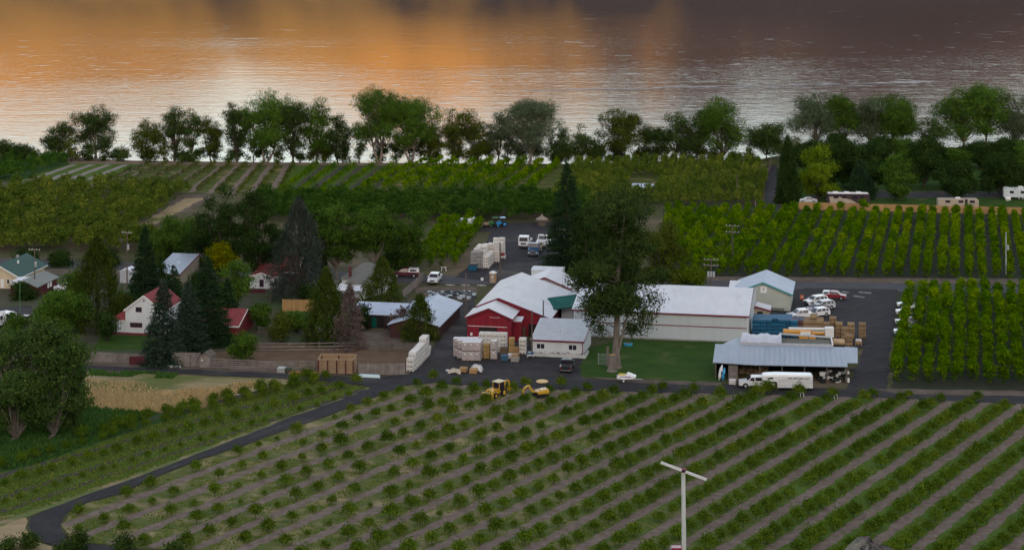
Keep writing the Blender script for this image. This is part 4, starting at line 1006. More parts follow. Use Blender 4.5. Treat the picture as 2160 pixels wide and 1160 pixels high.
for xx in (0, 1.7): MB().tube([(xx, 0, 0), (xx, 0, 2.0)], .04, 6).build('post', STEEL, gt)
mb = MB()
for i in range(9): mb.bar((0, 0, .15 + i * .22), (1.7, 0, .15 + i * .22), .02)
for i in range(8): mb.bar((i * .24, 0, .1), (i * .24, 0, 1.95), .02)
mb.build('mesh', STEEL, gt)
# blue-roofed L shed
c = corner_from_right(923, 717, 8.6)
ls = gable('open_shed', 'long blue metal roofed shed beside the red barn alley', c, 8.6, 19.0, 2.5, 1.35, mat('red_brown_boards', (.085, .04, .035), (.06, .032, .03), 1, .85), B_ROOF2, 'w', .5, None, nseam=0)
c3 = c + Wd * 7.2 - U * 8.7
l2 = gable('shed_wing', 'low wing of the blue roofed shed with open dark bays', c3, 8.6, 6.5, 2.5, .9, DARK, B_ROOF2, 'u', .5, None, .85)
for xx in (0, 3.0, 6.0, 8.5): MB().bar((xx, -.3, 0), (xx, -.3, 2.5), .2).build('post', MATS['red_brown_boards'], l2)
part_box('door_leaf', GREEN_M, l2, 3.4, 4.3, -.12, -.02, .1, 2.0)
# lower metal shed
c = Vector(P(1509, 800))
s2 = thing('machine_shed', 'open machine shed with long pale blue metal roof by the lane', 'shed', (*c, 0), -math.radians(6.5))
Ls = 21.3
mb = MB(); slab(mb, (-.4, -.6, 2.95), (6.5, -.75, 2.75), (6.5, 8.0, 3.95), (-.1, 8.0, 3.95), .12); slab(mb, (6.5, -.75, 2.76), (Ls, -.7, 2.86), (Ls, 8.0, 3.96), (6.5, 8.0, 3.96), .12)
slab(mb, (Ls, 1.2, 3.02), (Ls + 1.7, 1.2, 3.05), (Ls + 2.1, 8.3, 3.9), (Ls, 8.3, 3.97), .12); slab(mb, (.6, 7.8, 3.7), (4.1, 7.8, 3.85), (4.1, 13.2, 4.0), (3.2, 13.2, 3.8), .12)
ro = mb.build('roof', B_ROOF, s2)
seams(ro, (-.4, -.6, 2.95), (Ls, -.7, 2.9), (Ls, 8, 3.97), (-.1, 8, 3.96), 26, B_ROOF)
for i, xx in enumerate((0.05, 3.6, 7.2, 10.8, 14.4, 18.0, 21.2)): MB().bar((xx, 0, 0), (xx, 0, 2.8), .2).build('post', WOOD, s2)
part_box('back_wall', DARK, s2, 0, Ls, 7.5, 7.7, 0, 3.7); part_box('side_wall', WOOD, s2, -.02, .12, 1.2, 7.5, 0, 3.0)
for i in range(8): part_box('plank', GREYB, s2, 2.1, 3.5, -.12, -.04, .05 + i * .3, .05 + i * .3 + .27)
mb = MB(); rr = random.Random(3)
for i in range(260): mb.rbox((rr.uniform(4, 8.6), rr.uniform(3.2, 5.0), rr.uniform(.1, 2.2)), (.5, .22, .2), rr.uniform(-.2, .2))
tag(mb.build('firewood', mat('split_firewood', (.34, .25, .16), (.2, .14, .09), 2, .9, rnd=.1), s2), kind='stuff')
# monitor on top of the shed: a low pale wall, a tarp-covered half and an open hay half
part_box('monitor_wall', W_ROOF2, s2, 4.1, 19.3, 7.95, 8.1, 3.7, 4.35)
part_box('monitor_end', WTRIM, s2, 19.2, 19.4, 8.1, 13.5, 3.0, 4.4)
n_ = 24; v = []; f = []
for i in range(n_ + 1):
    t = i / n_; xx = 4.0 + 6.9 * t; rip = .06 * math.sin(i * .55) + .03 * math.sin(i * 1.6 + 1)
    for j, (yy, zz) in enumerate([(7.9, 4.35), (9.2, 4.8), (11.2, 4.95), (13.2, 4.65)]): v.append((xx + (.5 * j * .3 if i == 0 else 0), yy, zz + rip * (1 + .5 * j)))
for i in range(n_):
    for j in range(3): a = i * 4 + j; f.append((a, a + 4, a + 5, a + 1))
me = bpy.data.meshes.new('tarp'); me.from_pydata(v, [], f); me.update(); me.polygons.foreach_set('use_smooth', [True] * len(f))
link('tarp', me, s2, mat('silver_tarp', (.58, .58, .64), (.46, .46, .52), 1.2, .45, .05, 2.0, spec=.5))
part_box('hay', mat('grey_hay', (.17, .17, .135), (.12, .12, .10), 2, .95, .08, 5), s2, 11.0, 19.1, 9.0, 13.0, 3.2, 4.05)
MB().bar((10.6, 13.2, 4.75), (19.4, 13.3, 4.3), .45, .22).build('beam', STEEL, s2)
for xx in (12, 15.5, 19.2): MB().bar((xx, 13.2, 0), (xx, 13.2, 4.3), .16).build('post', WOOD, s2)

# white house with red roof
c = Vector(P(264.5, 706))
hs = gable('white_house', 'white two-storey house with red roof at the lane fence', c, 7.0, 9.5, 4.5, 2.6, W_WALL, R_ROOF, 'w', .25, WTRIM)
part_box('base_strip', REDT, hs, -2.75, 7.03, -.04, .02, 0, .42)
window(hs, 1.95, 4.15, 1.15, .9, frame=REDT, panes=1); window(hs, .9, 1.4, 2.3, .85, frame=REDT, panes=3)
part_box('side_wing', W_WALL, hs, -2.75, -.01, .01, 9.0, 0, 2.62)
q0, q1, q2, q3, q4 = (-3.1, -.35, 2.6), (-.02, -.35, 2.6), (-.02, 2.6, 4.5), (-.02, 9.2, 4.5), (-3.1, 9.2, 2.6)
ro = MB().add([q0, q1, q2, q3, q4], [(0, 1, 2), (0, 2, 3, 4), (4, 3, 2, 1, 0)]).build('wing_roof', R_ROOF, hs)
MB().bar((-3.1, -.38, 2.54), (0, -.38, 2.54), .06, .2).build('fascia', WTRIM, ro)
part_box('gable_vent', DARK, hs, 3.4, 3.6, -.03, .0, 6.0, 6.4)
# cream house with green roof (left edge)
c = Vector(P(-42, 607))
ch = gable('cream_house', 'cream house with green roof at the left edge by the street', c, 8.2, 12.5, 2.5, 2.1, CREAM, G_ROOF, 'w', .5, WTRIM)
for xx in (5.7, 6.6): window(ch, xx, 1.0, .6, .95, panes=1)
part_box('door', WTRIM, ch, 4.4, 5.1, -.05, 0, .1, 1.9); part_box('chimney', M_CONC, ch, 4.0, 4.5, 8.0, 8.5, 3.9, 5.2); part_box('roof_vent', WTRIM, ch, 5.4, 5.7, 5.5, 5.8, 3.6, 4.6)
# maroon garage with carport
c = corner_from_right(77, 628, 5.4)
mg = gable('garage', 'maroon garage with weathered grey roof left of the cedar', c, 5.4, 9.8, 2.1, 1.0, MAROON, mat('mossy_grey_roof', (.20, .22, .20), (.26, .27, .25), .8, .85), 'w', .35)
for yy in (5.2, 6.4): part_box('window', WTRIM, mg, 5.4, 5.45, yy, yy + .8, .8, 1.8)
cp = thing('carport', 'white flat carport roof on posts in front of the garage', 'carport', (*P(22, 618), 0), -BETA)
mb = MB(); slab(mb, (0, 0, 2.3), (4.0, 0, 2.5), (4.6, 3.2, 2.75), (.6, 3.2, 2.6), .12); mb.build('roof', W_ROOF, cp)
for xx, yy in ((.2, .2), (3.8, .2), (.8, 3.0), (4.3, 3.0)): MB().bar((xx, yy, 0), (xx, yy, 2.3), .12).build('post', WTRIM, cp)
# grey metal roof house
c = Vector(P(326, 602))
gh = gable('metal_roof_house', 'beige house with blue-grey metal roof between spruces', c, 5.0, 15.5, 2.35, 1.9, BEIGE, B_ROOF, 'u', .4, REDT, .75)
part_box('skylight', WTRIM, gh, 2.6, 3.1, 6.0, 6.6, 3.45, 3.6)
ts = gable('garden_shed', 'small pale metal shed left of the dark spruce', Vector(P(253, 597)), 2.6, 3.0, 2.3, .5, W_ROOF2, W_ROOF, 'w', .1)
# red roofed house
c = Vector(P(526, 608))
rh = gable('red_roof_house', 'white gabled house front below a dark red roof', c, 5.2, 5.0, 2.35, .75, W_WALL, R_ROOF, 'w', .3, WTRIM)
window(rh, 2.1, .35, .9, 1.5, frame=REDT, panes=1)
rh2 = gable('red_roof_house', 'taller dark red roof behind the white gabled house front', c + Wd * 5.1 - U * .4, 8.5, 8.5, 2.6, 2.4, MAROON, R_ROOF, 'u', .4, WTRIM)
MB().bar((.1, -4, 0), (4.6, -4, 0), .08, 1.4).build('low_fence', MAROON, rh)
# grey shingled hip roof house
c = Vector(P(690, 630)); hh = thing('shingled_house', 'white house with grey shingled hip roofs and white porch', 'house', (*c, 0), -BETA)
def hip(parent, x0, x1, y0, y1, z, rise, rl, m, wall_m, name='roof', ov=.4):
    if wall_m: part_box('wall', wall_m, parent, x0, x1, y0, y1, 0, z)
    a = [(x0 - ov, y0 - ov, z), (x1 + ov, y0 - ov, z), (x1 + ov, y1 + ov, z), (x0 - ov, y1 + ov, z)]; xm, ym = (x0 + x1) / 2, (y0 + y1) / 2
    r = [(xm - rl / 2, ym, z + rise), (xm + rl / 2, ym, z + rise)]
    return MB().add(a + r, [(0, 1, 5, 4), (1, 2, 5), (2, 3, 4, 5), (3, 0, 4), (3, 2, 1, 0)]).build(name, m, parent)
hip(hh, 1.6, 9.6, 5.0, 14.0, 3.0, 2.5, 1.6, S_ROOF, W_WALL); hip(hh, 3.6, 8.6, 1.2, 7.5, 2.9, 2.1, .1, S_ROOF, W_WALL)
mb = MB(); slab(mb, (1.6, -1.6, 2.1), (7.4, -1.6, 2.1), (7.0, 1.5, 2.85), (2.4, 1.5, 2.85), .1); mb.build('porch_roof', W_ROOF, hh)
for xx in (1.8, 4.4, 7.2): MB().bar((xx, -1.4, 0), (xx, -1.4, 2.1), .14).build('post', WTRIM, hh)
mb = MB(); slab(mb, (-2.6, -1.5, 2.2), (1.5, -1.5, 2.2), (1.5, 3.5, 3.0), (-2.2, 3.5, 3.0), .1); mb.build('wing_roof', S_ROOF, hh); part_box('wing', W_WALL, hh, -2.3, 1.3, -1.2, 3.2, 0, 2.1)
part_box('chimney', mat('brick_red', (.16, .05, .04), (.11, .04, .035), 3, .9), hh, 2.9, 3.4, 5.2, 5.7, 3.0, 5.3)
sl = gable('side_shed', 'grey lean-to shed left of the shingled house', Vector(P(628, 632)), 3.2, 6.0, 1.8, .9, WOOD, S_ROOF, 'w', .3, None, .8)
# red gable shed with white trim
c = corner_from_right(501, 712, 7.0)
rs = gable('red_shed', 'dark red shed with white edged roof beside the spruces', c, 7.0, 9.6, 2.1, 1.9, mat('brick_red_siding', (.20, .03, .035), (.16, .025, .03), 1, .8), R_ROOF, 'u', .35, WTRIM)
# far hut and campground vehicles come below
fh = gable('far_hut', 'small hut with pale blue roof among the brown orchard rows', Vector(P(1336, 408)), 4.6, 4.5, 1.6, .55, DARK, B_ROOF2, 'u', .5)
gz = thing('well_house', 'round roofed pump hut at the upper yard edge', 'hut', P3(1143, 476), 0)
MB().tube([(0, 0, 0), (0, 0, 1.4)], 1.0, 10).build('wall', WOOD, gz); MB().tube([(0, 0, 1.4), (0, 0, 1.55), (0, 0, 2.3), (0, 0, 2.7)], [1.5, 1.5, .3, .12], 10).build('roof', mat('thatch', (.30, .25, .2), (.22, .18, .15), 2, .9), gz)
# ------------------------------------------------------------------ vehicles
TYRE = mat('tyre_rubber', (.018, .018, .02), None, rough=.9); RIM = mat('wheel_rim', (.55, .55, .57), None, rough=.35, metal=.4)
CGLASS = mat('car_glass', (.025, .02, .035), None, rough=.06, spec=.6); CHROME = mat('chrome', (.6, .6, .62), None, rough=.2, metal=.8)
BLACKP = mat('black_plastic', (.025, .025, .028), None, rough=.6); LAMP = mat('headlamp_glass', (.75, .75, .72), None, rough=.15); TAIL = mat('tail_lamp', (.35, .02, .02), None, rough=.3)
def paint(name, c): return mat('paint_' + name, c, None, rough=.28, spec=.5, coat=.4)
PW = paint('white', (.78, .78, .79)); PSIL = paint('silver', (.55, .57, .60)); PBLK = paint('black', (.018, .022, .024)); PRED = paint('red', (.28, .02, .035)); PMAR = paint('maroon', (.09, .02, .03)); PBLU = paint('blue', (.02, .09, .20)); PPUR = paint('plum', (.07, .03, .06)); PYEL = paint('yellow', (.62, .36, .03)); PORG = paint('orange', (.70, .33, .05))

def hull(mb, outline, hw, belt, tumble, top):
    """side outline (x,z) swept across the width, narrowing above the belt line"""
    w = lambda z: hw * (1 - tumble * max(0, (z - belt)) / max(.01, top - belt))
    n = len(outline); vs = [(x, -w(z), z) for x, z in outline] + [(x, w(z), z) for x, z in outline]; o = len(mb.v); mb.v += vs
    for t in tessellate_polygon([[Vector((x, z, 0)) for x, z in outline]]):
        mb.f.append(tuple(o + i for i in t)); mb.f.append(tuple(o + n + i for i in t[::-1]))
    for i in range(n): j = (i + 1) % n; mb.f.append((o + i, o + j, o + n + j, o + n + i))
    return w
def wheel(parent, x, y, r, wd=.22, rim=RIM):
    s = 1 if y > 0 else -1
    o = MB().tube([(x, y - s * wd, r), (x, y - s * wd * .9, r), (x, y, r)], [r * .9, r, r * .97], 14).build('wheel', TYRE, parent)
    MB().tube([(x, y - s * .02, r), (x, y + s * .015, r)], [r * .62, r * .55], 12).build('rim', rim, o); return o
def side_glass(parent, quad, wfun, name='side_window'):
    for s in (-1, 1):
        MB().quad(*[(x, s * (wfun(z) + .012), z) for x, z in quad]).build(name, CGLASS, parent)
def cross_glass(parent, p, q, wfun, name, inset=.1, push=.015):
    d = Vector((q[1] - p[1], 0, -(q[0] - p[0]))).normalized() * push
    if d.z < 0: d = -d
    MB().quad((p[0] + d.x, -wfun(p[1]) + inset, p[1] + d.z), (p[0] + d.x, wfun(p[1]) - inset, p[1] + d.z), (q[0] + d.x, wfun(q[1]) - inset, q[1] + d.z), (q[0] + d.x, -wfun(q[1]) + inset, q[1] + d.z)).build(name, CGLASS, parent)
def car(name, label, cat, px, py, head, kind, pm, sc=1.0, group=None, cap=None, long_bed=False):
    o = thing(name, label, cat, P3(px, py, .1), math.radians(head), group); o.scale = (sc, sc, sc)
    if kind == 'suv':
        L, hw, r, top, belt = 4.7, .92, .36, 1.72, 1.02
        out = [(-2.3, .35), (2.25, .35), (2.35, .55), (2.28, .85), (1.15, 1.04), (.45, 1.62), (.2, 1.70), (-1.7, 1.72), (-2.05, 1.62), (-2.34, 1.0), (-2.36, .5)]
        ws = ((1.13, 1.06), (.48, 1.60)); rw = ((-2.08, 1.58), (-2.32, 1.08)); sg = [[(.98, 1.08), (.42, 1.55), (-.35, 1.60), (-.35, 1.08)], [(-.45, 1.08), (-.45, 1.60), (-1.3, 1.6), (-1.3, 1.08)], [(-1.4, 1.08), (-1.4, 1.6), (-1.85, 1.55), (-2.1, 1.08)]]; wx = (1.45, -1.4)
    elif kind == 'sedan':
        L, hw, r, top, belt = 4.6, .88, .33, 1.44, .92
        out = [(-2.25, .32), (2.2, .32), (2.3, .5), (2.2, .75), (1.1, .93), (.35, 1.38), (.1, 1.44), (-.75, 1.43), (-1.0, 1.38), (-1.7, 1.0), (-2.25, .95), (-2.32, .5)]
        ws = ((1.08, .95), (.38, 1.36)); rw = ((-1.02, 1.36), (-1.68, 1.02)); sg = [[(.95, .96), (.32, 1.34), (-.3, 1.37), (-.3, .96)], [(-.38, .96), (-.38, 1.37), (-.9, 1.34), (-1.45, .98)]]; wx = (1.4, -1.4)
    else:   # pickup
        bl = 2.3 if long_bed else 1.75; L, hw, r, top, belt = 5.6, .97, .39, 1.84, 1.12; xr = -.95 if not long_bed else -.5
        out = [(-2.8, .45), (2.7, .45), (2.8, .62), (2.76, 1.0), (1.5, 1.14), (.85, 1.74), (.6, 1.82), (xr + .1, 1.84), (xr - .02, 1.76), (xr - .08, 1.16), (-2.8, 1.10)]
        ws = ((1.46, 1.17), (.88, 1.71)); rw = ((xr - .03, 1.7), (xr - .09, 1.22)); sg = [[(1.3, 1.19), (.82, 1.66), (.3, 1.72), (.3, 1.19)], [(.2, 1.19), (.2, 1.72), (xr + .15, 1.72), (xr + .1, 1.19)]]; wx = (1.75, -1.75)
    mb = MB(); w = hull(mb, out, hw, belt, .2, top); mb.build('body', pm, o)
    cross_glass(o, *ws, w, 'windscreen'); cross_glass(o, *rw, w, 'rear_window')
    for q in sg: side_glass(o, q, w)
    for x in wx:
        for s in (-1, 1):
            wheel(o, x, s * (hw + .01), r)
            MB().tube([(x, s * (hw - .25), r + .02), (x, s * (hw + .006), r + .02)], r * 1.16, 12).build('wheel_arch', BLACKP, o)
    fx = max(x for x, z in out); bx_ = min(x for x, z in out)
    for s in (-1, 1):
        part_box('headlight', LAMP, o, fx - .12, fx + .015, s * hw * .62 - .18, s * hw * .62 + .18, .68, .86); part_box('tail_light', TAIL, o, bx_ - .015, bx_ + .1, s * hw * .8 - .12, s * hw * .8 + .12, .78, 1.02)
        part_box('mirror', pm, o, .95, 1.1, s * (hw + .12) - .1, s * (hw + .12) + .1, belt + .02, belt + .2)
    part_box('front_bumper', CHROME if kind == 'pickup' else BLACKP, o, fx - .05, fx + .07, -hw * .95, hw * .95, .42, .6); part_box('rear_bumper', CHROME if kind == 'pickup' else BLACKP, o, bx_ - .07, bx_ + .05, -hw * .95, hw * .95, .42, .6)
    part_box('grille', BLACKP, o, fx - .05, fx + .03, -.42, .42, .66, .9)
    if kind == 'pickup' and not cap: part_box('bed', BLACKP, o, -2.7, xr - .2, -.78, .78, 1.0, 1.135)
    if cap:
        mb = MB(); hull(mb, [(-2.75, 1.12), (xr - .1, 1.12), (xr - .15, 1.8), (-2.6, 1.78)], .92, 1.1, .12, 1.8); cp_ = mb.build('bed_cap', cap, o)
        for s in (-1, 1): MB().quad((-2.3, s * .9, 1.3), (xr - .4, s * .9, 1.3), (xr - .4, s * .86, 1.65), (-2.3, s * .86, 1.65)).build('side_window', CGLASS, cp_)
    return o

car('pickup_truck', 'white pickup truck hitched to the white horse trailer', 'pickup', 1595, 816, 177, 'pickup', PW)
# gooseneck horse trailer
t = thing('horse_trailer', 'white gooseneck horse trailer in front of the machine shed', 'trailer', P3(1673, 821, .1), math.radians(-4))
mb = MB(); hull(mb, [(-2.55, .5), (3.05, .5), (3.05, 2.35), (2.75, 2.52), (-2.9, 2.55), (-4.7, 2.42), (-4.95, 2.25), (-4.95, 1.6), (-2.75, 1.45), (-2.55, 1.2)], 1.05, 2.2, .12, 2.55); b_ = mb.build('body', PW, t)
for i, (a, b) in enumerate([(-.9, -.2), (-.05, .7), (.85, 1.6), (1.75, 2.5)]): part_box('window_slot', CGLASS, b_, a, b, -1.065, -1.03, 1.95, 2.07)
part_box('nose_window', CGLASS, b_, -4.0, -3.2, -1.065, -1.03, 1.85, 2.1)
for z_ in (.95, 1.35, 1.7): part_box('side_rib', CHROME, b_, -2.5, 3.0, -1.075, -1.045, z_, z_ + .035)
for x in (.55, 1.45):
    for s in (-1, 1): wheel(t, x, s * 1.09, .38, .22, WTRIM)
part_box('tongue', BLACKP, t, -4.6, -4.3, -.15, .15, .9, 1.7)
car('pickup_truck', 'black pickup truck parked at the office lawn edge', 'pickup', 1196, 779, 83, 'pickup', PBLK)
car('pickup_truck', 'white pickup truck facing the viewer on the street', 'pickup', 917, 595, 262, 'pickup', PW, 1.05)
car('pickup_truck', 'maroon pickup truck with a white canopy by the wooden fence', 'pickup', 856, 584, 177, 'pickup', PMAR, 1.0, None, PW, True)
car('parked_car', 'white sport utility car parked nearest the sage building', 'car', 1721, 642, 205, 'suv', PW, 1.0, 'cars in the parking lot')
car('parked_car', 'silver station wagon second in the diagonal parking row', 'car', 1735, 652, 205, 'suv', PSIL, 1.0, 'cars in the parking lot')
car('parked_car', 'dark plum sedan squeezed between two white cars', 'car', 1722, 657, 205, 'sedan', PPUR, 1.0, 'cars in the parking lot')
car('parked_car', 'white car with dark windows fourth in the diagonal row', 'car', 1725, 667, 205, 'suv', PW, .95, 'cars in the parking lot')
car('pickup_truck', 'white pickup half hidden behind the blue bins', 'pickup', 1692, 672, 195, 'pickup', PW, 1.0)
car('jeep', 'dark red pickup with a pale canopy at the parking lot entrance', 'car', 1760, 630, -18, 'pickup', PRED, .82, None, paint('pale_blue', (.55, .62, .66)))
for i, (y, lab, k, pm) in enumerate([(648, 'white car farthest up along the orchard edge', 'sedan', PW), (664, 'white car second along the orchard edge', 'suv', PW), (684, 'silver car third along the orchard edge', 'sedan', PSIL), (706, 'white car nearest the viewer along the orchard edge', 'suv', PW)]):
    car('parked_car', lab, 'car', 1916 - i * 1.5, y, 172, k, pm, .95, 'cars half hidden by the orchard')
car('parked_car', 'white car beside the maroon garage', 'car', 137, 612, 200, 'sedan', PW)
car('parked_car', 'maroon car parked in the left yard drive', 'car', 52, 682, 255, 'sedan', PMAR)
car('parked_car', 'silver car behind the left end of the board fence', 'car', 1704, 428, 180, 'sedan', PSIL)
# flatbed truck at the upper yard
t = car('pickup_truck', 'white flatbed truck with tool boxes in the upper yard', 'truck', 978, 482, 176, 'pickup', PW, 1.25)
part_box('flatbed', STEEL, t, -2.9, -1.0, -1.02, 1.02, 1.14, 1.24)
for a, b, z_, m_ in [(-1.5, -1.05, 1.9, WTRIM), (-2.1, -1.6, 2.0, STEEL), (-2.7, -2.3, 1.6, BLACKP)]: part_box('tool_box', m_, t, a, b, -.9, .9, 1.24, z_)
# cab-over truck, conventional truck
def big_truck(name, label, px, py, head, pm, conv, bed):
    t = thing(name, label, 'truck', P3(px, py, .1), math.radians(head))
    if conv:
        mb = MB(); hull(mb, [(.3, .6), (3.2, .6), (3.3, .8), (3.2, 1.55), (1.7, 1.75), (1.5, 2.55), (.4, 2.65), (.3, 2.5)], 1.1, 1.7, .15, 2.6); mb.build('cab', pm, t)
        MB().quad((1.73, -.9, 1.8), (1.73, .9, 1.8), (1.53, .85, 2.45), (1.53, -.85, 2.45)).build('windscreen', CGLASS, t); part_box('sun_visor', WTRIM, t, 1.3, 1.75, -1.0, 1.0, 2.6, 2.75); part_box('grille', CHROME, t, 3.25, 3.36, -.45, .45, .85, 1.45)
        fx = 3.35
    else:
        mb = MB(); hull(mb, [(.4, .6), (2.2, .6), (2.3, .9), (2.25, 1.6), (2.05, 2.55), (1.9, 2.7), (.4, 2.7)], 1.12, 1.6, .06, 2.7); mb.build('cab', pm, t)
        MB().quad((2.27, -.95, 1.65), (2.27, .95, 1.65), (2.09, .9, 2.45), (2.09, -.9, 2.45)).build('windscreen', CGLASS, t); part_box('grille', BLACKP, t, 2.25, 2.33, -.6, .6, .95, 1.3); fx = 2.3
    for s in (-1, 1):
        part_box('headlight', LAMP, t, fx - .1, fx + .03, s * .85 - .15, s * .85 + .15, .8, 1.05); MB().quad((.6, s * 1.115, 1.75), (1.4, s * 1.115, 1.75), (1.35, s * 1.08, 2.4), (.6, s * 1.08, 2.4)).build('side_window', CGLASS, t)
        for x in (fx - 1.0, -2.0, -3.2): wheel(t, x, s * 1.12, .48, .3)
        part_box('mirror', CHROME, t, 1.45, 1.6, s * 1.3 - .1, s * 1.3 + .1, 1.8, 2.4)
    part_box('bumper', CHROME, t, fx - .05, fx + .12, -1.15, 1.15, .45, .72); part_box('chassis', BLACKP, t, -4.2, .4, -.5, .5, .6, .9); part_box('bed', bed, t, -4.4, .2, -1.15, 1.15, .95, 1.25); part_box('headboard', bed, t, .05, .2, -1.15, 1.15, 1.25, 2.2)
    return t
big_truck('flatbed_truck', 'white cab-over truck in the upper yard left of the blue truck', 1107, 521, 262, PW, False, STEEL)
big_truck('flatbed_truck', 'dark blue flatbed truck facing the viewer in the upper yard', 1128, 536, 262, PBLU, True, TIMBER)
big_truck('flatbed_truck', 'white truck half hidden behind the blue truck', 1148, 519, 255, PW, True, STEEL)
def tractor(label, px, py, head, pm):
    t = thing('tractor', label, 'tractor', P3(px, py, .1), math.radians(head))
    mb = MB(); hull(mb, [(-.6, .6), (1.3, .6), (1.35, 1.2), (.2, 1.3), (-.6, .9)], .38, 1.2, .2, 1.4); mb.build('hood', pm, t); part_box('canopy', pm, t, -1.0, .3, -.7, .7, 2.05, 2.15)
    for x, y in ((-.9, -.6), (-.9, .6), (.2, -.6), (.2, .6)): MB().bar((x, y, .9), (x, y, 2.05), .07).build('post', BLACKP, t)
    for s in (-1, 1): wheel(t, -.6, s * .95, .65, .4, pm); wheel(t, 1.0, s * .75, .4, .28, pm)
tractor('green tractor parked against the dark orchard band', 1041, 478, 200, paint('green', (.03, .16, .04))); tractor('blue tractor beside the green one in the upper yard', 1057, 478, 200, paint('sky_blue', (.03, .25, .55)))
tractor('red tractor hidden behind the white flatbed truck', 952, 474, 180, PRED)
ft = thing('flat_trailer', 'flat trailer with boards in the upper yard', 'trailer', P3(1012, 479, .1), 0); part_box('deck', TIMBER, ft, -2, 2.2, -1, 1, .6, .95); [wheel(ft, x, s * 1.05, .3) for x in (-.4, .5) for s in (-1, 1)]
# yellow backhoe loader (heads towards the viewer's left)
t = thing('backhoe_loader', 'yellow backhoe loader with white cab roof among young trees', 'backhoe', P3(1049, 836, .1), math.radians(232)); t.scale = (.84, .84, .84)
mb = MB(); hull(mb, [(-1.5, .7), (2.0, .7), (2.1, 1.0), (2.0, 1.45), (.4, 1.6), (-1.5, 1.1)], .5, 1.4, .1, 1.6); mb.build('body', PYEL, t)
cb_ = MB().box(-1.3, .35, -.75, .75, 1.3, 2.75, .9).build('cab', CGLASS, t)
for x in (-1.3, .35):
    for y in (-.77, .77): MB().bar((x, y, 1.2), (x * .95, y * .93, 2.75), .1).build('post', PYEL, cb_)
part_box('cab_roof', mat('cream_roof', (.74, .66, .45), None, rough=.6), t, -1.45, .55, -.85, .85, 2.75, 2.88)
for s in (-1, 1):
    MB().bar((-.1, s * .62, 1.6), (2.1, s * .75, 1.5), .16, .22).bar((2.1, s * .75, 1.5), (3.1, s * .75, .5), .16, .2).build('loader_arm', PYEL, t)
    MB().bar((.8, s * .62, .9), (2.2, s * .7, 1.3), .1).build('cylinder', CHROME, t)
    wheel(t, -.9, s * 1.0, .72, .42, PYEL); wheel(t, 1.35, s * .85, .48, .32, PYEL)
n_ = 6; prof = [(3.1 + .55 * math.cos(a), .75 + .55 * math.sin(a)) for a in np.linspace(math.radians(70), math.radians(290), 8)]
mb = MB()
for (a, b) in zip(prof[:-1], prof[1:]): mb.add([(a[0], -1.15, a[1]), (b[0], -1.15, b[1]), (b[0], 1.15, b[1]), (a[0], 1.15, a[1])], [(0, 1, 2, 3)])
mb.v = [(6.2 - x, y, z) if False else (x, y, z) for x, y, z in mb.v]
for s in (-1, 1): mb.add([(x, s * 1.15, z) for x, z in prof], [tuple(range(8))])
mb.build('bucket', PYEL, t)
MB().bar((-1.5, 0, .9), (-2.3, .2, 2.6), .28).bar((-2.3, .2, 2.6), (-3.0, .35, 2.5), .24).bar((-3.0, .35, 2.5), (-3.2, .4, 1.2), .2).build('backhoe_arm', PYEL, t); part_box('backhoe_bucket', PYEL, t, -3.5, -2.9, .1, .7, .6, 1.2)
# mini excavator with canopy
t = thing('mini_excavator', 'yellow mini excavator with round orange canopy among young trees', 'excavator', P3(1141, 836, .1), math.radians(200))
for s in (-1, 1): MB().prism([(-1.0, .05), (1.0, .05), (1.15, .25), (1.0, .48), (-1.0, .48), (-1.15, .25)], 'y', s * .75 - .18, s * .75 + .18).build('track', TYRE, t)
mb = MB(); hull(mb, [(-1.1, .55), (.7, .55), (.8, .9), (.2, 1.15), (-1.0, 1.25), (-1.15, .9)], .7, 1.0, .15, 1.3); mb.build('body', PYEL, t)
for x, y in ((-.7, -.55), (-.7, .55), (.35, -.5), (.35, .5)): MB().bar((x, y, 1.1), (x, y, 2.35), .06).build('post', BLACKP, t)
MB().tube([(-.2, 0, 2.32), (-.2, 0, 2.38), (-.2, 0, 2.5)], [.95, .97, .8], 14).build('canopy', mat('cream_canopy', (.72, .50, .24), None, rough=.6), t)
MB().bar((.8, .1, .8), (1.5, .1, 1.0), .2).bar((1.5, .1, 1.0), (2.1, .1, 1.95), .24, .3).bar((2.1, .1, 1.95), (2.9, .1, 1.55), .22, .26).bar((2.9, .1, 1.55), (3.25, .1, .25), .18, .22).build('boom', PYEL, t); part_box('bucket', BLACKP, t, 3.1, 3.5, -.15, .35, .0, .35)
# jet ski on trailer
t = thing('watercraft_trailer', 'small boat trailer under the white jet ski by the lawn', 'trailer', P3(1322, 805, .1), math.radians(-4))
MB().bar((-1.5, -.3, .45), (1.2, -.3, .45), .08).bar((-1.5, .3, .45), (1.2, .3, .45), .08).bar((1.2, -.3, .45), (2.6, 0, .45), .07).bar((1.2, .3, .45), (2.6, 0, .45), .07).bar((-.5, -.7, .3), (-.5, .7, .3), .08).build('frame', STEEL, t)
for s in (-1, 1): wheel(t, -.5, s * .8, .28, .16, WTRIM); part_box('fender', WTRIM, t, -.9, -.1, s * .72 - .12, s * .72 + .12, .55, .6)
t = thing('jet_ski', 'white jet ski with yellow seat and purple stripes on its trailer', 'jet ski', P3(1321, 804.8, .1, .5), math.radians(-4))
mb = MB(); hull(mb, [(-1.55, .1), (1.0, .05), (1.55, .3), (1.6, .5), (1.0, .75), (.45, 1.0), (.2, 1.02), (-.1, .65), (-1.5, .5)], .56, .4, .55, 1.05); mb.build('hull', PW, t)
for s in (-1, 1): part_box('stripe', paint('purple', (.16, .03, .2)), t, -1.0, .7, s * .53 - .02, s * .53 + .02, .36, .48)
part_box('seat', mat('yellow_seat', (.65, .52, .1), None, rough=.6), t, -1.2, -.05, -.22, .22, .55, .8); MB().bar((.15, -.35, 1.0), (.15, .35, 1.0), .06).build('handlebar', BLACKP, t)
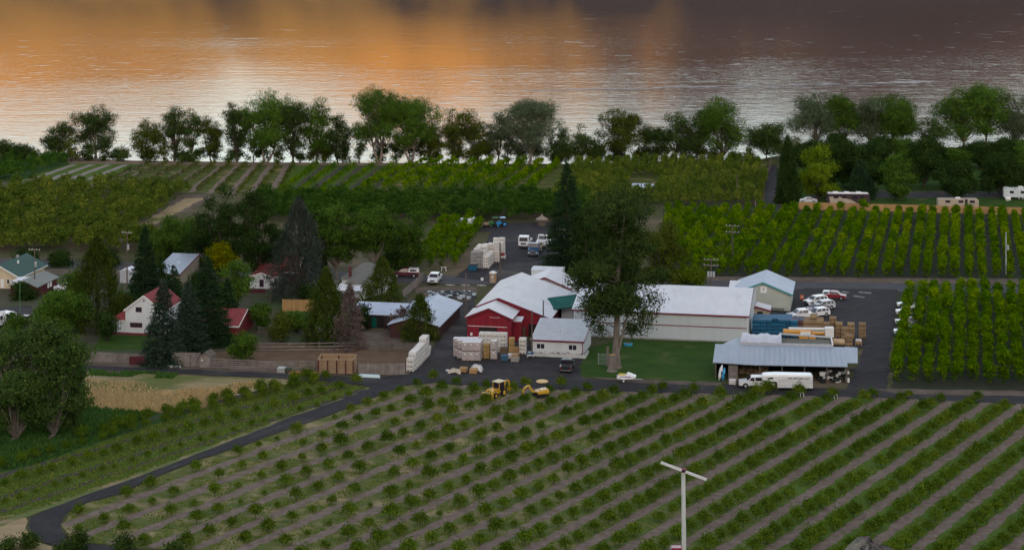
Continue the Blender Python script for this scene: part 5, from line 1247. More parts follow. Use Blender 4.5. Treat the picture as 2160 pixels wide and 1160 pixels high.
# boom lift behind the machine shed
t = thing('boom_lift', 'folded orange and white boom lift behind the machine shed', 'lift', P3(1705, 728, .1), math.radians(-4))
part_box('chassis', BLACKP, t, -2.5, 2.2, -1, 1, .4, 1.1); [wheel(t, x, s * 1.05, .45, .3, PORG) for x in (-1.8, 1.5) for s in (-1, 1)]
part_box('turret', PORG, t, -1.6, 1.2, -.7, .7, 1.1, 1.8); MB().tube([(-4.4, 0, 2.35), (-4.2, 0, 2.35), (.5, 0, 2.35)], [.35, .5, .45], 10).build('boom', PORG, t)
part_box('upper_boom', WTRIM, t, -3.4, 3.6, -.3, .3, 2.75, 3.05); part_box('label_plate', WTRIM, t, -1.4, .4, -.5, -.45, 2.0, 2.5); part_box('jib', PORG, t, .6, 2.9, -.25, .25, 2.0, 2.4); part_box('basket', WTRIM, t, 2.9, 4.4, -.7, .7, 1.6, 3.2)
# campground vehicles
t = thing('motorhome', 'dark motorhome with beige swoosh behind the board fence', 'motorhome', P3(1789, 433, .1), math.radians(-3))
mb = MB(); hull(mb, [(-5.3, .5), (5.2, .5), (5.35, 1.2), (5.2, 3.0), (-5.2, 3.0), (-5.4, 1.2)], 1.25, 2.6, .08, 3.0); mb.build('body', mat('dark_coach_paint', (.05, .035, .045), None, rough=.3, coat=.3), t)
MB().prism([(-4.6, .7), (2.2, .7), (.5, 1.6), (-2.2, 2.2), (-4.8, 2.3)], 'y', -1.29, -1.255).build('swoosh', BEIGE, t); part_box('roof', WTRIM, t, -5.1, 4.9, -1.1, 1.1, 3.0, 3.12)
for a, b in ((-3.8, -2.6), (-1.6, -.6), (1.0, 2.2), (2.8, 3.8)): part_box('window', CGLASS, t, a, b, -1.31, -1.25, 1.9, 2.5)
for a in (-3.8, -1.0, 2.0): part_box('roof_unit', WTRIM, t, a, a + 1.2, -.5, .5, 3.12, 3.4)
[wheel(t, x, s * 1.26, .48, .3) for x in (-3, 3.6) for s in (-1, 1)]
def rv(name, label, px, py, L, m_, hh=2.9, rot=-3):
    t = thing(name, label, 'trailer', P3(px, py, .1), math.radians(rot)); mb = MB(); hull(mb, [(-L / 2, .6), (L / 2, .6), (L / 2, hh - .3), (L / 2 - .3, hh), (-L / 2 + .3, hh), (-L / 2, hh - .3)], 1.2, hh - .4, .08, hh); mb.build('body', m_, t)
    for a in (-.32, 0, .28): part_box('window', CGLASS, t, a * L, a * L + L * .12, -1.22, -1.17, 1.6, 2.2)
    part_box('door', BLACKP, t, .16 * L, .16 * L + .65, -1.22, -1.17, .7, 2.5); part_box('roof_unit', WTRIM, t, -.5, .6, -.4, .4, hh, hh + .3)
    [wheel(t, x, s * 1.18, .36) for x in (-.4, .5) for s in (-1, 1)]
rv('travel_trailer', 'beige travel trailer behind the board fence under a dark tree', 2020, 440, 10.0, BEIGE, 2.5); rv('travel_trailer', 'white travel trailer at the right edge of the campground', 2152, 420, 8.5, W_WALL2, 3.0, -8)
rv('camper', 'white camper at the left edge behind the lower left tree', 4, 688, 5.0, PW, 2.4, 60)
t = thing('propane_tank', 'small white tank beside the white travel trailer', 'tank', P3(2126, 424), 0); MB().tube([(-.7, 0, .6), (-.55, 0, .6), (.55, 0, .6), (.7, 0, .6)], [.3, .5, .5, .3], 10).build('tank', WTRIM, t, True); part_box('stand', STEEL, t, -.5, .5, -.3, .3, .05, .25)

# ------------------------------------------------------------------ fruit bins and pallets
def bin_meshes(prefix, m, slat=False):
    a = MB()
    a.box(-.6, .6, -.6, -.55, .14, .72); a.box(-.6, .6, .55, .6, .14, .72); a.box(-.6, -.55, -.55, .55, .14, .72); a.box(.55, .6, -.55, .55, .14, .72); a.box(-.55, .55, -.55, .55, .14, .66)
    b = MB(); [b.box(x - .09, x + .09, -.6, .6, 0, .14) for x in (-.51, 0, .51)]
    c = MB()
    for x in (-.27, .27):
        c.box(x - .2, x + .2, -.607, -.59, .20, .27); c.box(x - .2, x + .2, .59, .607, .20, .27); c.box(-.607, -.59, x - .2, x + .2, .20, .27); c.box(.59, .607, x - .2, x + .2, .20, .27)
    o3 = c.build('slots', DARK)
    o1 = a.build('box', m); o2 = b.build('runner', m); r = (o1.data, o2.data, o3.data); [bpy.data.objects.remove(q) for q in (o1, o2, o3)]; return r
PLW = mat('white_bin_plastic', (.74, .71, .67), (.66, .63, .6), 1.5, .6, rnd=.05); PLG = mat('grey_bin_plastic', (.36, .36, .36), (.3, .3, .3), 1, .6, rnd=.1)
PLB = mat('blue_bin_plastic', (.015, .10, .20), (.02, .13, .24), 1, .5, rnd=.18); PLT = mat('wooden_bin', (.34, .235, .13), (.26, .175, .1), 1.2, .85, rnd=.16); PLM = mat('maroon_bin', (.12, .05, .06), (.16, .08, .08), 1, .7, rnd=.2)
BINS = {k: bin_meshes(k, m) for k, m in (('white', PLW), ('grey', PLG), ('blue', PLB), ('wood', PLT), ('maroon', PLM))}
rb2 = random.Random(8)
def stack(px, py, n, kind, label, group, off=(0, 0), hgt=.72):
    x, y = P(px, py); x += U.x * off[0] + Wd.x * off[1]; y += U.y * off[0] + Wd.y * off[1]
    for i in range(n):
        o = thing({'white': 'fruit_bin', 'grey': 'fruit_bin', 'blue': 'fruit_bin', 'wood': 'wooden_bin', 'maroon': 'fruit_bin'}[kind], label, 'bin', (x + rb2.uniform(-.03, .03), y + rb2.uniform(-.03, .03), .09 + i * .722 * hgt / .72), -BETA + rb2.uniform(-.03, .03), group)
        o.scale = (1, 1, hgt / .72); link('box', BINS[kind][0], o); link('runner', BINS[kind][1], o); link('slots', BINS[kind][2], o)
for i, n in enumerate([3, 4, 4, 4, 4, 4, 4, 5, 5, 2]):
    stack(867.5, 783, n, 'white', 'white plastic fruit bin in the long stack beside the corral', 'bins beside the corral', (.0 if i else -.1, i * 1.27), .72)
for i in range(4): stack(1018.5 + i * 14.6, 742 + i * .4, 5, 'white', 'white fruit bin in the stack blocking the red barn door', 'bins at the red barn door', (0, 0), .66)
stack(1103, 746, 4, 'white', 'white fruit bin in the single stack left of the office', 'bins left of the office', (0, 0), .66)
for (x, y, n) in [(1000, 567, 5), (1012.5, 566.5, 5)]: stack(x, y, n, 'grey', 'grey fruit bin at the front of the upper yard stacks', 'grey bins in the upper yard')
for (x, y, n) in [(1025.5, 566, 4), (1029, 562.5, 4), (1032, 559, 4), (1035.5, 555.5, 4), (1006, 561.5, 6), (1018, 560.5, 5), (1010, 557, 6), (1022, 556, 6), (1014, 553, 6), (1025.5, 552, 6), (1047.5, 553, 7), (1037, 550.5, 6), (1042, 547, 5), (1055, 543, 5), (1059, 538.5, 6), (1047, 539, 6), (1060.5, 545.5, 1)]:
    stack(x, y, n, 'white', 'white fruit bin in the big stacks of the upper yard', 'white bins in the upper yard', (0, 0), .62)
t = thing('red_tank', 'red fuel tank on the bins of the upper yard', 'tank', P3(1060.5, 545.5, .09, .62), 0); MB().tube([(-.45, 0, .35), (-.4, 0, .35), (.4, 0, .35), (.45, 0, .35)], [.25, .35, .35, .25], 10).build('tank', PRED, t, True); part_box('cradle', BLACKP, t, -.35, .35, -.2, .2, 0, .1)
t = thing('dumpster', 'blue dumpster in front of the grey bins', 'dumpster', P3(998, 571, .09), -BETA); MB().add([(-.8, -.6, .1), (.8, -.6, .1), (.8, .6, .1), (-.8, .6, .1), (-.95, -.7, 1.2), (.95, -.7, 1.2), (.95, .7, 1.2), (-.95, .7, 1.2)], [(3, 2, 1, 0), (4, 5, 6, 7), (0, 1, 5, 4), (1, 2, 6, 5), (2, 3, 7, 6), (3, 0, 4, 7)]).build('body', paint('dumpster_blue', (.02, .12, .22)), t); part_box('rim', BLACKP, t, -1.0, 1.0, -.75, .75, 1.2, 1.25)
for i in range(6):
    for j in range(4):
        if j in (1, 2) and 0 < i < 5: n = 5; 
        stack(1594 + i * 13.6, 711, 4 if j == 0 and i in (3,) else 5, 'blue', 'blue plastic fruit bin in the block beside the warehouse', 'blue bins at the parking lot', (0, j * 1.26), .62)
for i in range(2):
    for j in range(3): stack(1676 + i * 13.6, 713, 5, 'maroon' if (i + j) % 2 else 'blue', 'maroon or blue fruit bin between the blue block and the wooden bins', 'mixed bins at the parking lot', (0, j * 1.26), .62)
for i in range(3):
    for j in range(3): stack(1702 + i * 13.6, 714, 5 + (j > 0 and i == 1), 'wood', 'wooden fruit bin in the block right of the blue bins', 'wooden bin block', (0, j * 1.26), .62)
for (x, y, n, lab) in [(1743, 712, 4, 'wooden bin in the short stack nearest the bin block'), (1757, 708, 5, 'wooden bin in the tall stack behind the boom lift'), (1770, 712, 4, 'wooden bin in the stack right behind the boom lift basket'), (1782, 714, 3, 'wooden bin in the low stack in the scattered bins'), (1795, 713, 4, 'wooden bin in the stack left of the last stack'), (1819, 713, 4, 'wooden bin in the farthest right stack of the parking lot'), (1791, 730, 3, 'wooden bin in the front stack by the beige tank')]:
    stack(x, y, n, 'wood', lab, lab.replace('wooden bin in ', ''), (0, 0), .66)
stack(1811, 728, 1, 'wood', 'single wooden bin filled with white jugs', 'jug bin'); 
for i in range(6): t = thing('jug', 'white jug in the single wooden bin', 'jug', P3(1811, 728, .0, .72) + Vector((-.35 + .35 * (i % 3), -.2 + .4 * (i // 3), 0)), 0, 'white jugs'); MB().tube([(0, 0, 0), (0, 0, .3), (0, 0, .42)], [.15, .15, .05], 8).build('bottle', WTRIM, t); MB().tube([(0, 0, .42), (0, 0, .47)], .05, 6).build('cap', PBLU, t)
t = thing('beige_tank', 'beige rounded water tank beside the scattered wooden bins', 'tank', P3(1768, 728, .09), -BETA); MB().tube([(-1.2, 0, .6), (-1.05, 0, .6), (1.05, 0, .6), (1.2, 0, .6)], [.45, .6, .6, .45], 14).build('tank', mat('beige_plastic', (.52, .38, .24), None, rough=.6), t, True); part_box('lid', BLACKP, t, -.2, .2, -.2, .2, 1.18, 1.25)
# wrapped carton pallets
WRAP = mat('wrapped_cartons', (.50, .43, .41), (.40, .34, .33), 2.2, .45, .03, 3, spec=.4, rnd=.08); WTOP = mat('white_sheet', (.72, .71, .73), None, rough=.5)
def wrapped(px, py, lev, label, group):
    t = thing('wrapped_pallet', label, 'pallet', P3(px, py, .09, lev * 1.62), -BETA + rb2.uniform(-.04, .04), group)
    part_box('carton_block', WRAP, t, -.52, .52, -.55, .55, .14, 1.5); part_box('top_sheet', WTOP, t, -.53, .53, -.56, .56, 1.5, 1.56); part_box('label', WTRIM, t, -.12, .12, -.575, -.55, 1.05, 1.3)
    mb = MB(); [mb.box(x - .06, x + .06, -.55, .55, 0, .14) for x in (-.46, 0, .46)]; mb.build('pallet', PLT, t)
for r_, (yy, xs) in enumerate([(760, [982, 995, 1008]), (755.5, [972, 985, 998, 1011]), (751, [964, 977, 990, 1003])]):
    for x in xs:
        for lev in (0, 1): wrapped(x, yy, lev, 'carton pallet in stretch wrap in the block before the red barn', 'wrapped pallets before the red barn')
for lev in (0, 1): wrapped(1042, 757, lev, 'carton pallet in the lone wrapped pair right of the yellow crates', 'lone wrapped pair')
def crates(px, py, n, w, h, m_, label, name='wooden_crate'):
    x, y = P(px, py)
    for i in range(n):
        t = thing(name, label, 'crate', (x + rb2.uniform(-.03, .03), y, .09 + i * (h + .01)), -BETA + rb2.uniform(-.05, .05), label if n > 1 else None)
        part_box('box', m_, t, -w / 2, w / 2, -w / 2, w / 2, .08, h); mb = MB(); [mb.box(xx - .05, xx + .05, -w / 2 - .02, w / 2 + .02, 0, .08) for xx in (-w * .4, 0, w * .4)]; mb.build('runner', m_, t); mb = MB(); [mb.box(-w / 2 - .015, w / 2 + .015, -w / 2 - .015, w / 2 + .015, zz, zz + .03) for zz in (h * .4, h * .75)]; mb.build('slat', PLT, t)
YEL_W = mat('yellow_crate_wood', (.46, .31, .12), (.36, .24, .1), 1.5, .85, rnd=.1)
crates(1027, 756, 4, 1.0, .6, YEL_W, 'yellow wooden crate stacked beside the wrapped pallets'); crates(1079.5, 749, 6, .9, .48, YEL_W, 'yellow crate in the tall slim stack by the barn corner'); crates(1090, 749, 3, .8, .42, OCHRE, 'orange crate in the low stack by the barn corner')
crates(1063, 751, 5, 1.25, .28, WOOD, 'brown empty pallet in the stack behind the blue crate', 'pallet'); crates(1064.5, 761, 2, 1.1, .45, PLB, 'blue crate standing before the brown pallets', 'plastic_crate'); crates(1087, 763, 1, 1.25, .75, M_CONC, 'grey bin with brown load before the slim crate stack', 'loaded_bin'); crates(1087, 762.5, 1, 1.1, 1.25, TIMBER, 'brown load heaped in the grey bin', 'load')
crates(1098, 710, 3, 1.6, .5, WOOD, 'dark wooden box in the pile at the barn side wall'); crates(1545, 811, 1, 1.05, .75, PLW, 'white box standing at the machine shed corner', 'box'); crates(1076, 757, 1, .7, .8, WTRIM, 'small white box right of the blue crate', 'box')
t = thing('work_cart', 'white cart with a blue top left of the office', 'cart', P3(1119, 754, .09), -BETA); part_box('top', PBLU, t, -.5, .6, -.35, .35, .75, .95); part_box('tray', WTRIM, t, -.6, .6, -.4, .4, .35, .42); [MB().bar((x, y, 0), (x, y, .75), .05).build('leg', STEEL, t) for x in (-.45, .5) for y in (-.3, .3)]
def crumple(name, label, px, py, L, hgt, m_, seed):
    r = np.random.RandomState(seed); n = 14; X, Y = np.meshgrid(np.linspace(-1, 1, n), np.linspace(-1, 1, n)); e = np.clip(1 - (np.abs(X) ** 2.5 + np.abs(Y) ** 2.5) * .8, 0, 1)
    Z = e ** .6 * hgt * (.65 + .5 * r.rand(n, n)); v = np.stack([X * L / 2 + r.normal(size=X.shape) * .05, Y * .7 + r.normal(size=X.shape) * .05, Z], -1).reshape(-1, 3); i = np.arange(n * n).reshape(n, n); f = np.stack([i[:-1, :-1], i[:-1, 1:], i[1:, 1:], i[1:, :-1]], -1).reshape(-1, 4)
    o = link(name, np_mesh(name, v, f, smooth=True), None, m_); o.location = P3(px, py, .085); o.rotation_euler = (0, 0, -BETA); return tag(o, label, 'tarp')
crumple('tarp_bundle', 'cream tarp bundle lying left on the open yard', 959, 786, 2.2, .7, mat('cream_tarp', (.62, .54, .44), (.5, .42, .33), 2, .7, .05, 4), 1); crumple('tarp_bundle', 'white rolled tarp at the right of the yard debris', 1006, 782, 2.0, 1.1, mat('white_tarp', (.72, .71, .72), (.6, .58, .58), 2, .6, .05, 4), 2)
crates(978, 785, 1, 1.2, .7, OCHRE, 'broken tan crate between the two tarp bundles'); crates(999, 788, 1, 1.2, .8, OCHRE, 'brown crate in front of the rolled white tarp'); crates(944, 784, 1, .5, .25, WTRIM, 'tiny pale block left of the cream tarp', 'block')

# ------------------------------------------------------------------ poles, fences, wind machine, small things
def pole(label, px, py, top, arm=0, arms=(.5,), r=.13, xf=0, m_=None, cat='pole', name='utility_pole', rz=-BETA):
    h = (py - top) / S(py); t = thing(name, label, cat, P3(px, py), rz); MB().tube([(0, 0, -.2), (0, 0, h)], [r * 1.15, r * .85], 7).build('post', m_ or WOOD, t)
    for a in arms if arm else ():
        b = MB().bar((-arm / 2, -.1, h - a), (arm / 2, -.1, h - a), .12, .14).build('crossarm', GREYB, t)
        for x in (-arm * .45, -arm * .2, arm * .2, arm * .45): MB().tube([(x, -.1, h - a + .07), (x, -.1, h - a + .28)], [.05, .04], 6).build('insulator', WTRIM, b)
    for i in range(xf): MB().tube([(-.55 + i * .55 if xf > 1 else .35, -.3, h - 3.6), (-.55 + i * .55 if xf > 1 else .35, -.3, h - 2.6)], .24, 10).build('transformer', STEEL, t)
    return Vector((*P(px, py), h))
p1 = pole('utility pole with crossarm in front of the cream house', 73, 620, 524, 2.4, (.3,), xf=1); p2 = pole('utility pole left of the dense dark spruce', 268, 612, 488, 2.0, (.3,), xf=1)
p3 = pole('utility pole with double crossarm inside the right orchard', 1545, 556, 474, 2.9, (.3, 1.6)); p4 = pole('pole with three transformers behind the warehouse', 1500, 611, 545, 3.0, (.3, 1.4), xf=3); p5 = pole('thin pole with one transformer in the right orchard', 2122, 580, 490, 0, xf=1, m_=STEEL)
pole('bare pole at the edge of the brown orchard rows', 1555, 430, 367); pole('short pole beside the far blue roofed hut', 1353, 416, 387); pole('pole left of the office front', 1122, 752, 655); pole('pole between office and red barn', 1146, 715, 634); pole('pole beside the porch of the upper yard street', 1055, 590, 512); pole('slim pole beside the pot lot', 983, 690, 576); pole('pole by the corral in front of the half-bare tree', 751, 728, 650, r=.08)
pole('green post with a pale base in the left yard', 42, 660, 596, r=.06, m_=mat('green_post', (.1, .25, .12), None)); pole('dark pole at the corner of the red roofed house', 570, 640, 575, r=.08)
def wire(label, a, b, sag=.8, dz=0):
    pts = [a.lerp(b, t) + Vector((0, 0, dz - sag * 4 * t * (1 - t))) for t in np.linspace(0, 1, 14)]; tag(MB().tube(pts, .018, 4).build('power_line', BLACKP), label, 'wire')
wire('power line from the orchard pole to the thin right pole', p3, p5, 1.0, -.2); wire('lower power line to the thin right pole', p3, p5, 1.2, -1.5); wire('power line between the two left street poles', p1, p2, 1.0, -.1); wire('power line from transformer pole to orchard pole', p4, p3, .6, -.1)
# wind machine
t = thing('wind_machine', 'white orchard wind machine with two-blade propeller', 'wind machine', P3(1443, 1180), 0)
MB().tube([(0, 0, 0), (0, 0, .3), (-.1, 0, 10.6)], [.30, .28, .25], 12).build('tower', mat('white_painted_steel', (.72, .74, .70), (.62, .64, .60), .6, .4, stretch=(4, 4, .15)), t)
part_box('gearbox', REDT, t, -.45, .25, -.45, .3, 10.6, 10.95)
ax_ = Vector((.94, -.05, -.34)).normalized(); hub = Vector((-.1, -.55, 10.8))
for s, nm in ((-1, 'blade'), (1, 'blade')): MB().bar(hub + ax_ * s * .25, hub + ax_ * s * 2.9, .16, .30).build(nm, WTRIM, t); 
MB().tube([hub + Vector((0, .3, 0)), hub - Vector((0, .15, 0))], [.18, .12], 8).build('hub', BLACKP, t)
e_ = part_box('engine_box', paint('engine_red', (.30, .02, .05)), t, -1.5, -.35, -.4, .6, .3, 1.55); part_box('lettering_plate', WTRIM, e_, -.9, -.55, -.42, -.4, 1.1, 1.3); part_box('fuel_tank', WTRIM, t, -1.5, -.4, .8, 1.5, .2, 1.1)
# rocks of the hillside at the bottom right
def rock(label, px, py, dist, w, seed):
    d = dist; x = (px - CX) * d / F; z = H - (py - YH) * d / F; r = np.random.RandomState(seed)
    n = 26; th, ph = np.meshgrid(np.linspace(0, 2 * math.pi, n), np.linspace(0, math.pi, 18)); rr = 1 + .16 * np.sin(th * 3 + seed) * np.sin(ph * 2) + .09 * r.rand(18, n); rr[:, -1] = rr[:, 0]
    zb = 79.3 - d * .64 - 1.5; hz = (z - zb); X = np.cos(th) * np.sin(ph) * rr * w; Y = np.sin(th) * np.sin(ph) * rr * w; Z = np.sign(np.cos(ph)) * np.abs(np.cos(ph)) ** .3 * hz / 2 * (.97 + .05 * r.rand(18, n))
    v = np.stack([X, Y, Z + hz / 2], -1).reshape(-1, 3); i = np.arange(n * 18).reshape(18, n); f = np.stack([i[:-1, :-1], i[1:, :-1], i[1:, 1:], i[:-1, 1:]], -1).reshape(-1, 4)
    o = link('boulder', np_mesh('boulder', v, f, smooth=False), None, mat('grey_lichen_rock', (.20, .175, .16), (.10, .085, .08), 3.0, .95, .06, 7, c3=(.26, .25, .19), s3=2.0)); o.location = (x, d, zb); tag(o, label, 'rock')
rock('grey weathered boulder top at the bottom right edge', 1835, 1148, 24, .8, 2)
# fences
def board_fence(label, a, b, h, bw, m_, name='board_fence', panel=None, rail=True):
    a = Vector((*P(*a), 0)); b = Vector((*P(*b), 0)); L = (b - a).length; t = thing(name, label, 'fence', a, math.atan2(b.y - a.y, b.x - a.x)); r = random.Random(int(L * 10)); n = int(L / bw)
    if panel is None:
        for i in range(n): dz = r.uniform(-.05, .05); part_box('board', m_, t, i * bw + .01, (i + 1) * bw - .012, -.02 + r.uniform(0, .012), .02, .05, h + dz)
    else:
        k = 0
        while k * panel < L:
            mb = MB(); x = k * panel
            while x < min(L, (k + 1) * panel) - .02: mb.box(x + .006, x + .14, -.02 + r.uniform(0, .015), .02, .05, h + r.uniform(-.03, .03)); x += .15
            mb.build('panel', m_, t); k += 1
    for i in range(int(L / 2.4) + 1): part_box('post', GREYB if m_ is not OCHRE else m_, t, i * 2.4 - .06, i * 2.4 + .06, .02, .14, 0, h + .05)
    return t
board_fence('long ochre board fence between orchard and campground', (1676, 442), (2240, 456), 1.85, .15, OCHRE, panel=2.4)
board_fence('ochre board fence panel above the garden', (596, 657), (664, 658), 2.3, .33, OCHRE)
board_fence('grey board fence with dark posts along the lane', (150, 762), (345, 770), 1.75, .3, GREYB, panel=2.4); board_fence('taller grey board fence right of the lane spruce', (362, 773), (424, 774), 2.4, .3, GREYB)
board_fence('dark red gate panel in the grey lane fence', (272, 770), (312, 771), 1.5, .3, MAROON, 'gate'); board_fence('grey board fence between timber pen and white bins', (757, 791), (856, 790), 1.9, .28, GREYB)
board_fence('grey wood fence climbing beside the pot lot', (851, 630), (893, 592), 1.7, .25, GREYB)
board_fence('long dark rail fence along the river lane', (1594, 436), (1628, 348), 1.6, .3, WOOD, panel=2.4)
def rail_fence(label, a, b, h, rails, m_, post=2.2, name='rail_fence'):
    a = Vector((*P(*a), 0)); b = Vector((*P(*b), 0)); L = (b - a).length; t = thing(name, label, 'fence', a, math.atan2(b.y - a.y, b.x - a.x)); r = random.Random(int(L * 7))
    k = 0
    while k * post < L:
        x0, x1 = k * post, min(L, (k + 1) * post); part_box('post', WOOD, t, x0 - .09, x0 + .09, -.09, .09, 0, h + .15)
        for i in range(rails): z0 = .25 + (h - .3) * i / (rails - 1); MB().bar((x0, -.12, z0 + r.uniform(-.04, .04)), (x1, -.12, z0 + r.uniform(-.04, .04)), .05, .17).build('rail', m_, t)
        k += 1
    return t
rail_fence('dark plank corral fence behind the arena', (546, 741), (755, 739), 1.4, 3, GREYB, 2.6); rail_fence('dark corral rails right of the barn yard', (800, 742), (885, 740), 1.4, 4, WOOD); rail_fence('grey log rail fence along the lane right of the hut', (445, 776), (545, 781), 1.6, 5, GREYB); rail_fence('grey rail fence left of the timber pen', (545, 781), (664, 780), 1.5, 5, GREYB)
rail_fence('small dark rail fence below the yellowish shrub', (546, 708), (578, 712), 1.6, 4, WOOD)
# timber pen
a = Vector((*P(671, 788), 0)); t = thing('timber_pen', 'open raw timber pen in the corral', 'pen', a, -math.radians(3)); Lp, Dp = 5.9, 3.6
for (x0, y0, x1, y1) in [(0, 0, Lp, 0), (0, Dp, Lp, Dp), (0, 0, 0, Dp), (Lp, 0, Lp, Dp)]:
    MB().bar((x0, y0, 2.3), (x1, y1, 2.3), .2, .26).build('top_beam', TIMBER, t)
    for i in range(7): MB().bar((x0, y0, .2 + i * .31), (x1, y1, .2 + i * .31), .06, .27).build('plank', TIMBER, t)
for x in (.05, 1.6, 3.1, 4.6, Lp - .05): part_box('post', MAROON, t, x - .1, x + .1, -.16, -.06, 0, 2.25)
for x in (.1, Lp / 2, Lp - .1): part_box('post', MAROON, t, x - .1, x + .1, Dp - .16, Dp - .06, 0, 2.25)
for i, (x, y, L, m_, lab) in enumerate([(640, 790, 5.0, paint('rust', (.45, .14, .05)), 'orange rusty pipes lying before the timber pen'), (712, 786, 3.0, WTRIM, 'white beams on a rack before the timber pen'), (778, 797, 3.8, paint('pale_teal', (.5, .62, .64)), 'pale blue long tank lying by the lane'), (366, 776, 2.6, STEEL, 'grey metal gate lying at the lane spruce')]):
    t = thing('pipe_pile', lab, 'pipes', P3(x, y), -BETA)
    for k in range(4): MB().tube([(-L / 2 + .1 * k, k * .22, .15 + .12 * (k % 2)), (L / 2 - .1 * k, k * .22, .15 + .12 * (k % 2))], .11 if i != 2 else .2, 8).build('pipe', m_, t)
crates(594, 786, 1, 1.3, .8, STEEL, 'grey metal trough at the rail fence', 'trough'); crates(608, 787, 1, .9, .8, mat('dark_green_box', (.04, .06, .05), None), 'dark green box beside the metal trough', 'box')
hut = gable('goat_hut', 'small weathered board hut at the lane fence', Vector(P(421, 776)), 1.9, 2.6, 1.9, .6, GREYB, WOOD, 'w', .2, None); part_box('notice', WTRIM, hut, .3, .55, -.03, 0, 1.2, 1.45)
# stumps, toys, drums, portable toilet
for i, (x, y, tp, r, lab) in enumerate([(1291, 783, 748, .75, 'thick sawn tree stump beside the lawn tree'), (1282, 772, 732, .28, 'slim tall cut trunk behind the thick stump')]):
    t = thing('stump', lab, 'stump', P3(x, y), 0); h = (y - tp) / S(y); MB().tube([(0, 0, -.1), (0, 0, .3), (0, 0, h * .5), (0, 0, h)], [r * 1.5, r, r * .8, r * .75], 9).build('trunk', BARK_P, t); MB().tube([(0, 0, h), (0, 0, h + .03)], [r * .72, r * .7], 9).build('cut_face', OCHRE, t)
t = thing('paddling_pool', 'light blue paddling pool on the lawn behind the tree', 'pool', P3(1325, 728, .07), 0); MB().tube([(0, 0, 0), (0, 0, .35), (0, 0, .38)], [.75, .8, .7], 14).build('basin', mat('pool_blue', (.05, .38, .62), None, rough=.5), t); MB().tube([(0, 0, .3), (0, 0, .385)], .66, 14).build('water', GLASS, t)
t = thing('kayak', 'white kayak leaning at the machine shed corner', 'kayak', P3(1518, 803), .4); MB().tube([(-.1, 0, 0), (.05, 0, .8), (.3, 0, 1.9), (.5, 0, 2.6)], [.05, .3, .3, .05], 8).build('hull', WTRIM, t, True); part_box('seat', BLACKP, t, .1, .3, -.35, -.25, 1.1, 1.5)
t = thing('kayak', 'blue kayak leaning beside the white one', 'kayak', P3(1525, 804), .5); MB().tube([(-.1, 0, 0), (.05, 0, .7), (.2, 0, 1.6), (.35, 0, 2.2)], [.05, .28, .28, .05], 8).build('hull', paint('kayak_blue', (.03, .3, .55)), t, True); part_box('seat', BLACKP, t, .1, .25, -.33, -.24, .9, 1.3)
t = thing('orange_drum', 'orange drum with a dark top beside the sage building', 'drum', P3(1691, 631, .09), 0); MB().tube([(0, 0, 0), (0, 0, .9)], [.35, .28], 10).build('barrel', paint('drum_orange', (.65, .12, .03)), t); MB().tube([(0, 0, .9), (0, 0, 1.15)], [.2, .15], 8).build('top', BLACKP, t); MB().tube([(0, 0, .4), (0, 0, .52)], .345, 10).build('band', WTRIM, t)
t = thing('portable_toilet', 'tan portable toilet with a white domed roof by the street', 'toilet', P3(1040, 597, .09), -BETA); part_box('cabin', mat('tan_plastic', (.42, .24, .11), None, rough=.6), t, -.6, .6, -.6, .6, .1, 2.0); MB().tube([(0, 0, 2.0), (0, 0, 2.15), (0, 0, 2.4)], [.82, .78, .35], 12).build('roof', WTRIM, t, True); part_box('door', BEIGE, t, -.4, .4, -.63, -.6, .15, 1.85); part_box('notice', WTRIM, t, -.15, .15, -.65, -.63, 1.2, 1.55)
for i, (x, lab) in enumerate([(950, 'concrete kerb block left in the street row'), (982, 'concrete kerb block in the middle of the street row'), (1016, 'concrete kerb block nearest the portable toilet')]):
    t = thing('kerb_block', lab, 'kerb', P3(x, 602 + i * .5), -BETA); part_box('block', M_CONC, t, -.9, .9, -.12, .12, 0, .2); part_box('stripe', WTRIM, t, -.3, .3, -.125, -.12, .05, .15)
t = thing('notice_board', 'small white sign beside the portable toilet', 'sign', P3(1017, 597), 0); part_box('panel', WTRIM, t, -.28, .28, -.03, .03, .5, 1.1); part_box('post', WOOD, t, -.04, .04, .03, .09, 0, .9)
t = thing('white_trestle', 'white trestle at the orchard edge by the street', 'trestle', P3(936, 572), 0); [MB().bar((x, y, 0), (x * .7, 0, .8), .08).build('leg', WTRIM, t) for x in (-.5, .5) for y in (-.3, .3)]; MB().bar((-.6, 0, .82), (.6, 0, .82), .1).build('beam', WTRIM, t)
for i, (x, y, lab) in enumerate([(1692, 838, 'white hydrant stand at the top of an orchard row, left one'), (1763, 842, 'white hydrant stand at the top of an orchard row, right one')]):
    t = thing('irrigation_valve', lab, 'valve', P3(x, y), 0); [MB().tube([(xx, 0, 0), (xx, 0, .75)], .06, 6).build('pipe', WTRIM, t) for xx in (-.25, .25)]; MB().tube([(-.25, 0, .72), (.25, 0, .72)], .06, 6).build('crossbar', WTRIM, t)
t = thing('water_tank', 'small white tank at the end of the dirt track', 'tank', P3(268, 497), 0); MB().tube([(-.6, 0, .9), (-.5, 0, .9), (.5, 0, .9), (.6, 0, .9)], [.3, .45, .45, .3], 10).build('tank', WTRIM, t, True); part_box('stand', STEEL, t, -.4, .4, -.3, .3, 0, .5)
t = thing('green_table', 'pale green table at the foot of the sage building', 'table', P3(1640, 657, .08), -BETA); part_box('top', SAGE, t, -1.2, 1.2, -.5, .5, .75, .85); [MB().bar((x, y, 0), (x, y, .75), .08).build('leg', WOOD, t) for x in (-1.1, 1.1) for y in (-.4, .4)]
